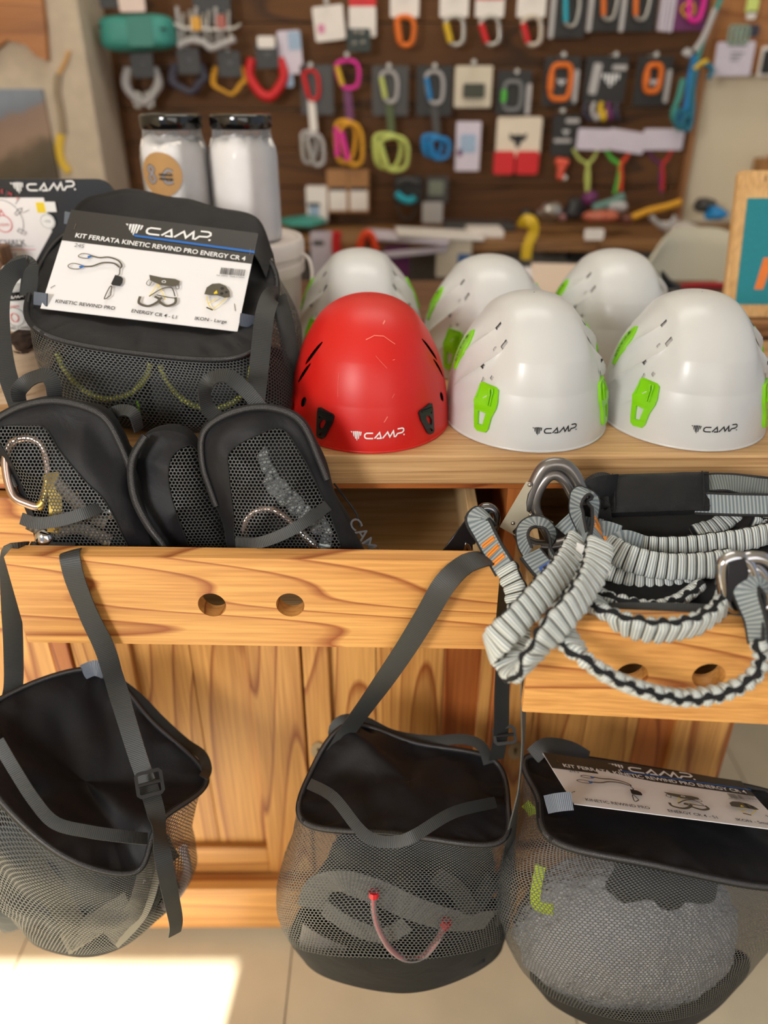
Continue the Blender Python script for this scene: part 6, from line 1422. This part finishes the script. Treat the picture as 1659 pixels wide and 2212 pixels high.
tag(MB().box((W(1010, 480, 2.2).x, 2.15, SZ), (W(1085, 480, 2.2).x, 2.30, SZ+.018)).build('notepad', cW, None, bevel=.002), 'white notepad lying on the shelf', 'notepad')
tag(MB().box((W(960, 480, 2.28).x, 2.25, SZ), (W(1110, 480, 2.28).x, 2.34, SZ+.020)).build('binder', cDG, None, bevel=.003), 'dark flat binder lying behind the notepad on the shelf', 'binder')
for k, (px, py, rx, rz, m, lb) in enumerate(((1145, 460, .022, .016, cDK, 'small black gadget at the left of the shelf clutter'), (1180, 452, .028, .024, cST, 'silvery metal device on the shelf, left in the clutter'), (1215, 470, .020, .015, col('dusty_pink', (150, 104, 100)), 'dusty pink pouch on the shelf beside the silvery device'), (1248, 452, .034, .026, cBK, 'black camera-like gadget in the shelf clutter'), (1270, 430, .026, .018, cPU, 'dark purple pouch on top of the shelf clutter'), (1300, 466, .040, .016, col('brick', (176, 92, 66)), 'brick-orange cloth on the shelf in the clutter'), (1345, 470, .030, .016, col('brown_red', (124, 76, 64)), 'brown-red cloth at the right of the brick-orange one'), (1330, 445, .022, .014, cLG, 'grey cable coil in the shelf clutter'))):
    lump('shelf_gadget', lb, 'gadget', px, py, rx, .026, rz, m, 40+k, 'clutter on the shelf', 2.24-(k % 3)*.03)
MB_ = MB().tube(pp([(1280, 450, 2.20), (1320, 438, 2.20), (1348, 424, 2.20)], 12), .012, 10); tag(MB_.build('rolled_mat', col('sage_teal', (92, 128, 118)), None, ang=180), 'sage green rolled cloth lying across the shelf clutter', 'roll')
for P, m, lb, r_, nm in (([(1365, 470), (1400, 456), (1440, 446), (1470, 436)], cGO, 'yellow-brown sling lying along the right end of the shelf', .009, 'sling'), ([(1405, 466), (1420, 482), (1440, 490), (1452, 478), (1460, 466)], cLG, 'white cable looped at the right end of the shelf', .007, 'cable')):
    tag(MB().tube(pp([(x, y_, 2.19) for x, y_ in P], 24), r_, 8).build(nm, m, None, ang=180), lb, nm)
tag(MB().box((W(1450, 470, 2.2).x, 2.16, SZ), (W(1515, 470, 2.2).x, 2.30, SZ+.022)).build('white_case', cW, None, bevel=.006), 'white flat case on the right end of the shelf', 'case')
lump('blue_pouch', 'blue pouch on the shelf beside the white chair back', 'pouch', 1546, 462, .034, .03, .018, cBL, 61); lump('dark_roll', 'dark grey roll behind the blue pouch on the shelf', 'roll', 1518, 444, .034, .03, .020, cDG, 62, None, 2.30)
mb = MB(); tag(strap(None, [(1128, 488, 2.10), (1136, 474, 2.085), (1150, 480, 2.08), (1152, 500, 2.085), (1140, 530, 2.085), (1136, 560, 2.085)], .026, Vector((0, -1, .2)), 24, 'yellow_tape', cYE, .006), 'yellow tape hanging down from the shelf edge', 'tape')
# hung under the shelf
UY = 2.12
for r, m, lb, nm in (((672, 500, 720, 596), cLI, 'grey-white pack hung under the shelf beside the bucket', 'hanging_pack'), ((832, 530, 884, 620), cPU, 'purple pack hung under the shelf', 'hanging_pack'), ((942, 512, 1018, 598), col('cream', (206, 194, 172)), 'cream and blue pack hung under the shelf behind a white helmet', 'hanging_pack'), ((1262, 494, 1304, 518), cW, 'small white price tag on the front edge of the shelf', 'price_tag')):
    t = T(nm, lb, 'label' if nm == 'price_tag' else 'package', (r[0]+r[2])/2, (r[1]+r[3])/2, None, UY); flat(t, 'card', r, m, UY-.026, .004)
    if r[0] == 942: flat(t, 'print', (988, 548, 1016, 592), col('denim', (62, 98, 146)), UY-.030, .001)
    if r[0] == 832: emblem(t, 857, 550, .012, 'w', UY-.0305)
    if r[0] == 672: flat(t, 'print', (676, 520, 700, 530), cDG, UY-.030, .001)
t = tag(MB().tube(pp([(728, 500, 2.085), (726, 530, 2.085), (730, 560, 2.085), (734, 582, 2.085)], 20), .012, 10).build('red_sling', cR, None, ang=180), 'dark red sling hanging under the shelf', 'sling')
t = tag(MB().tube(pp([(778, 590, 2.085), (776, 550, 2.085), (782, 518, 2.085), (794, 504, 2.085), (806, 518, 2.085), (812, 550, 2.085), (812, 590, 2.085)], 40), .0105, 10).build('orange_sling', cOR2, None, ang=180), 'bright orange-red sling looped under the shelf', 'sling')
for r, lb in (((1170, 525, 1210, 545), 'black flat case under the shelf'), ((1222, 540, 1258, 560), 'dark brown box under the shelf')):
    t = T('dark_box', lb, 'box', r[0], r[1], None, 2.35); flat(t, 'box_body', r, cDK, 2.38, .05)
# white chair
ch = thing('shell_chair', 'white plastic shell chair whose back shows past the shelf', 'chair', (.78, 2.0, 0))
CHW = plain('chair_white', (196, 190, 170), .45, var=.01)
rows = []
for i in range(25):
    u = i/24*2-1; rows.append([])
    for j in range(15):
        v = j/14; hw = .185*(1-.10*v)*(1-max(0, v-.72)**2*4.2*.9); x = .80+u*hw; z_ = .50+.585*v-.05*abs(u)**4*v
        rows[-1].append(Vector((x, 2.02+.05*v-.055*(u*u), z_)))
bkc = MB().grid(rows).build('backrest', CHW, ch, ang=180); sol = bkc.modifiers.new('thick', 'SOLIDIFY'); sol.thickness = .008
rows = [[Vector((.80+(i/20*2-1)*.2, 1.60+.43*j/12, .455+.03*abs(i/20*2-1)**3+.02*(j/12)**3)) for j in range(13)] for i in range(21)]
se = MB().grid(rows).build('seat', CHW, ch, ang=180); sol = se.modifiers.new('thick', 'SOLIDIFY'); sol.thickness = .008
for x, y_ in ((.64, 1.63), (.96, 1.63), (.64, 2.0), (.96, 2.0)): MB().tube([Vector((x, y_, .002)), Vector((.80+(x-.80)*.6, 1.8+(y_-1.8)*.7, .46))], .012, 10).build('leg', STEEL, ch)
# left wall: picture, hanging strap, wooden carving
t = T('wall_picture', 'unframed mountain photo print on the left wall', 'picture', 40, 300, None, 2.2)
X0, Z0, X1, Z1 = box_px((-60, 192, 112, 400), 2.195)
pm, nt, b = base('picture_print'); b.inputs['Roughness'].default_value = .5
tc = node(nt, 'TexCoord'); sp = node(nt, 'SeparateXYZ'); nt.links.new(tc.outputs['Generated'], sp.inputs[0]); nz = node(nt, 'TexNoise'); nz.inputs['Scale'].default_value = 3; nt.links.new(tc.outputs['Generated'], nz.inputs['Vector'])
h = mth(nt, 'ADD', mth(nt, 'SUBTRACT', sp.outputs['Z'], mth(nt, 'MULTIPLY', sp.outputs['X'], .35)), mth(nt, 'MULTIPLY', nz.outputs[0], .3))
nt.links.new(ramp(nt, h, [(.05, lin((70, 58, 34))), (.25, lin((92, 76, 52))), (.38, lin((150, 122, 100))), (.66, lin((136, 112, 96))), (.74, lin((116, 122, 132))), (.9, lin((128, 138, 150)))]), b.inputs['Base Color'])
MB().box((X0, 2.190, Z0), (X1, 2.199, Z1)).build('print', pm, t, bevel=.001)
t = T('wood_carving', 'brown wooden board with a curved cut-out at the top left corner', 'carving', 40, 60, None, 2.2)
fn = lambda u, v, w: W(u, v, 2.198)+Vector((0, -w, 0))
mb = MB(); mb.plate([(-60, -40), (92, -40), (104, 60), (108, 132), (84, 122), (60, 96), (20, 88), (-6, 110), (-10, 134), (-60, 134)][::-1], [], fn, .02); o = mb.build('board_body', wood('carving_wood', (188, 124, 62), (140, 84, 36), 'x', 9), t)
t = T('hanging_strap', 'grey and yellow strap hanging on the left wall', 'strap', 135, 250, None, 2.2)
for P, m, w_ in (([(150, 110), (138, 140), (126, 160)], KRAFT, .010), ([(126, 160), (124, 200), (132, 240), (138, 290)], col('khaki', (140, 120, 92)), .016), ([(132, 290), (128, 320), (134, 350), (150, 372)], cYE, .020)):
    strap(t, [(x, y_, 2.195) for x, y_ in P], w_, Vector((0, -1, 0)), 16, 'strap_section', m, .005)
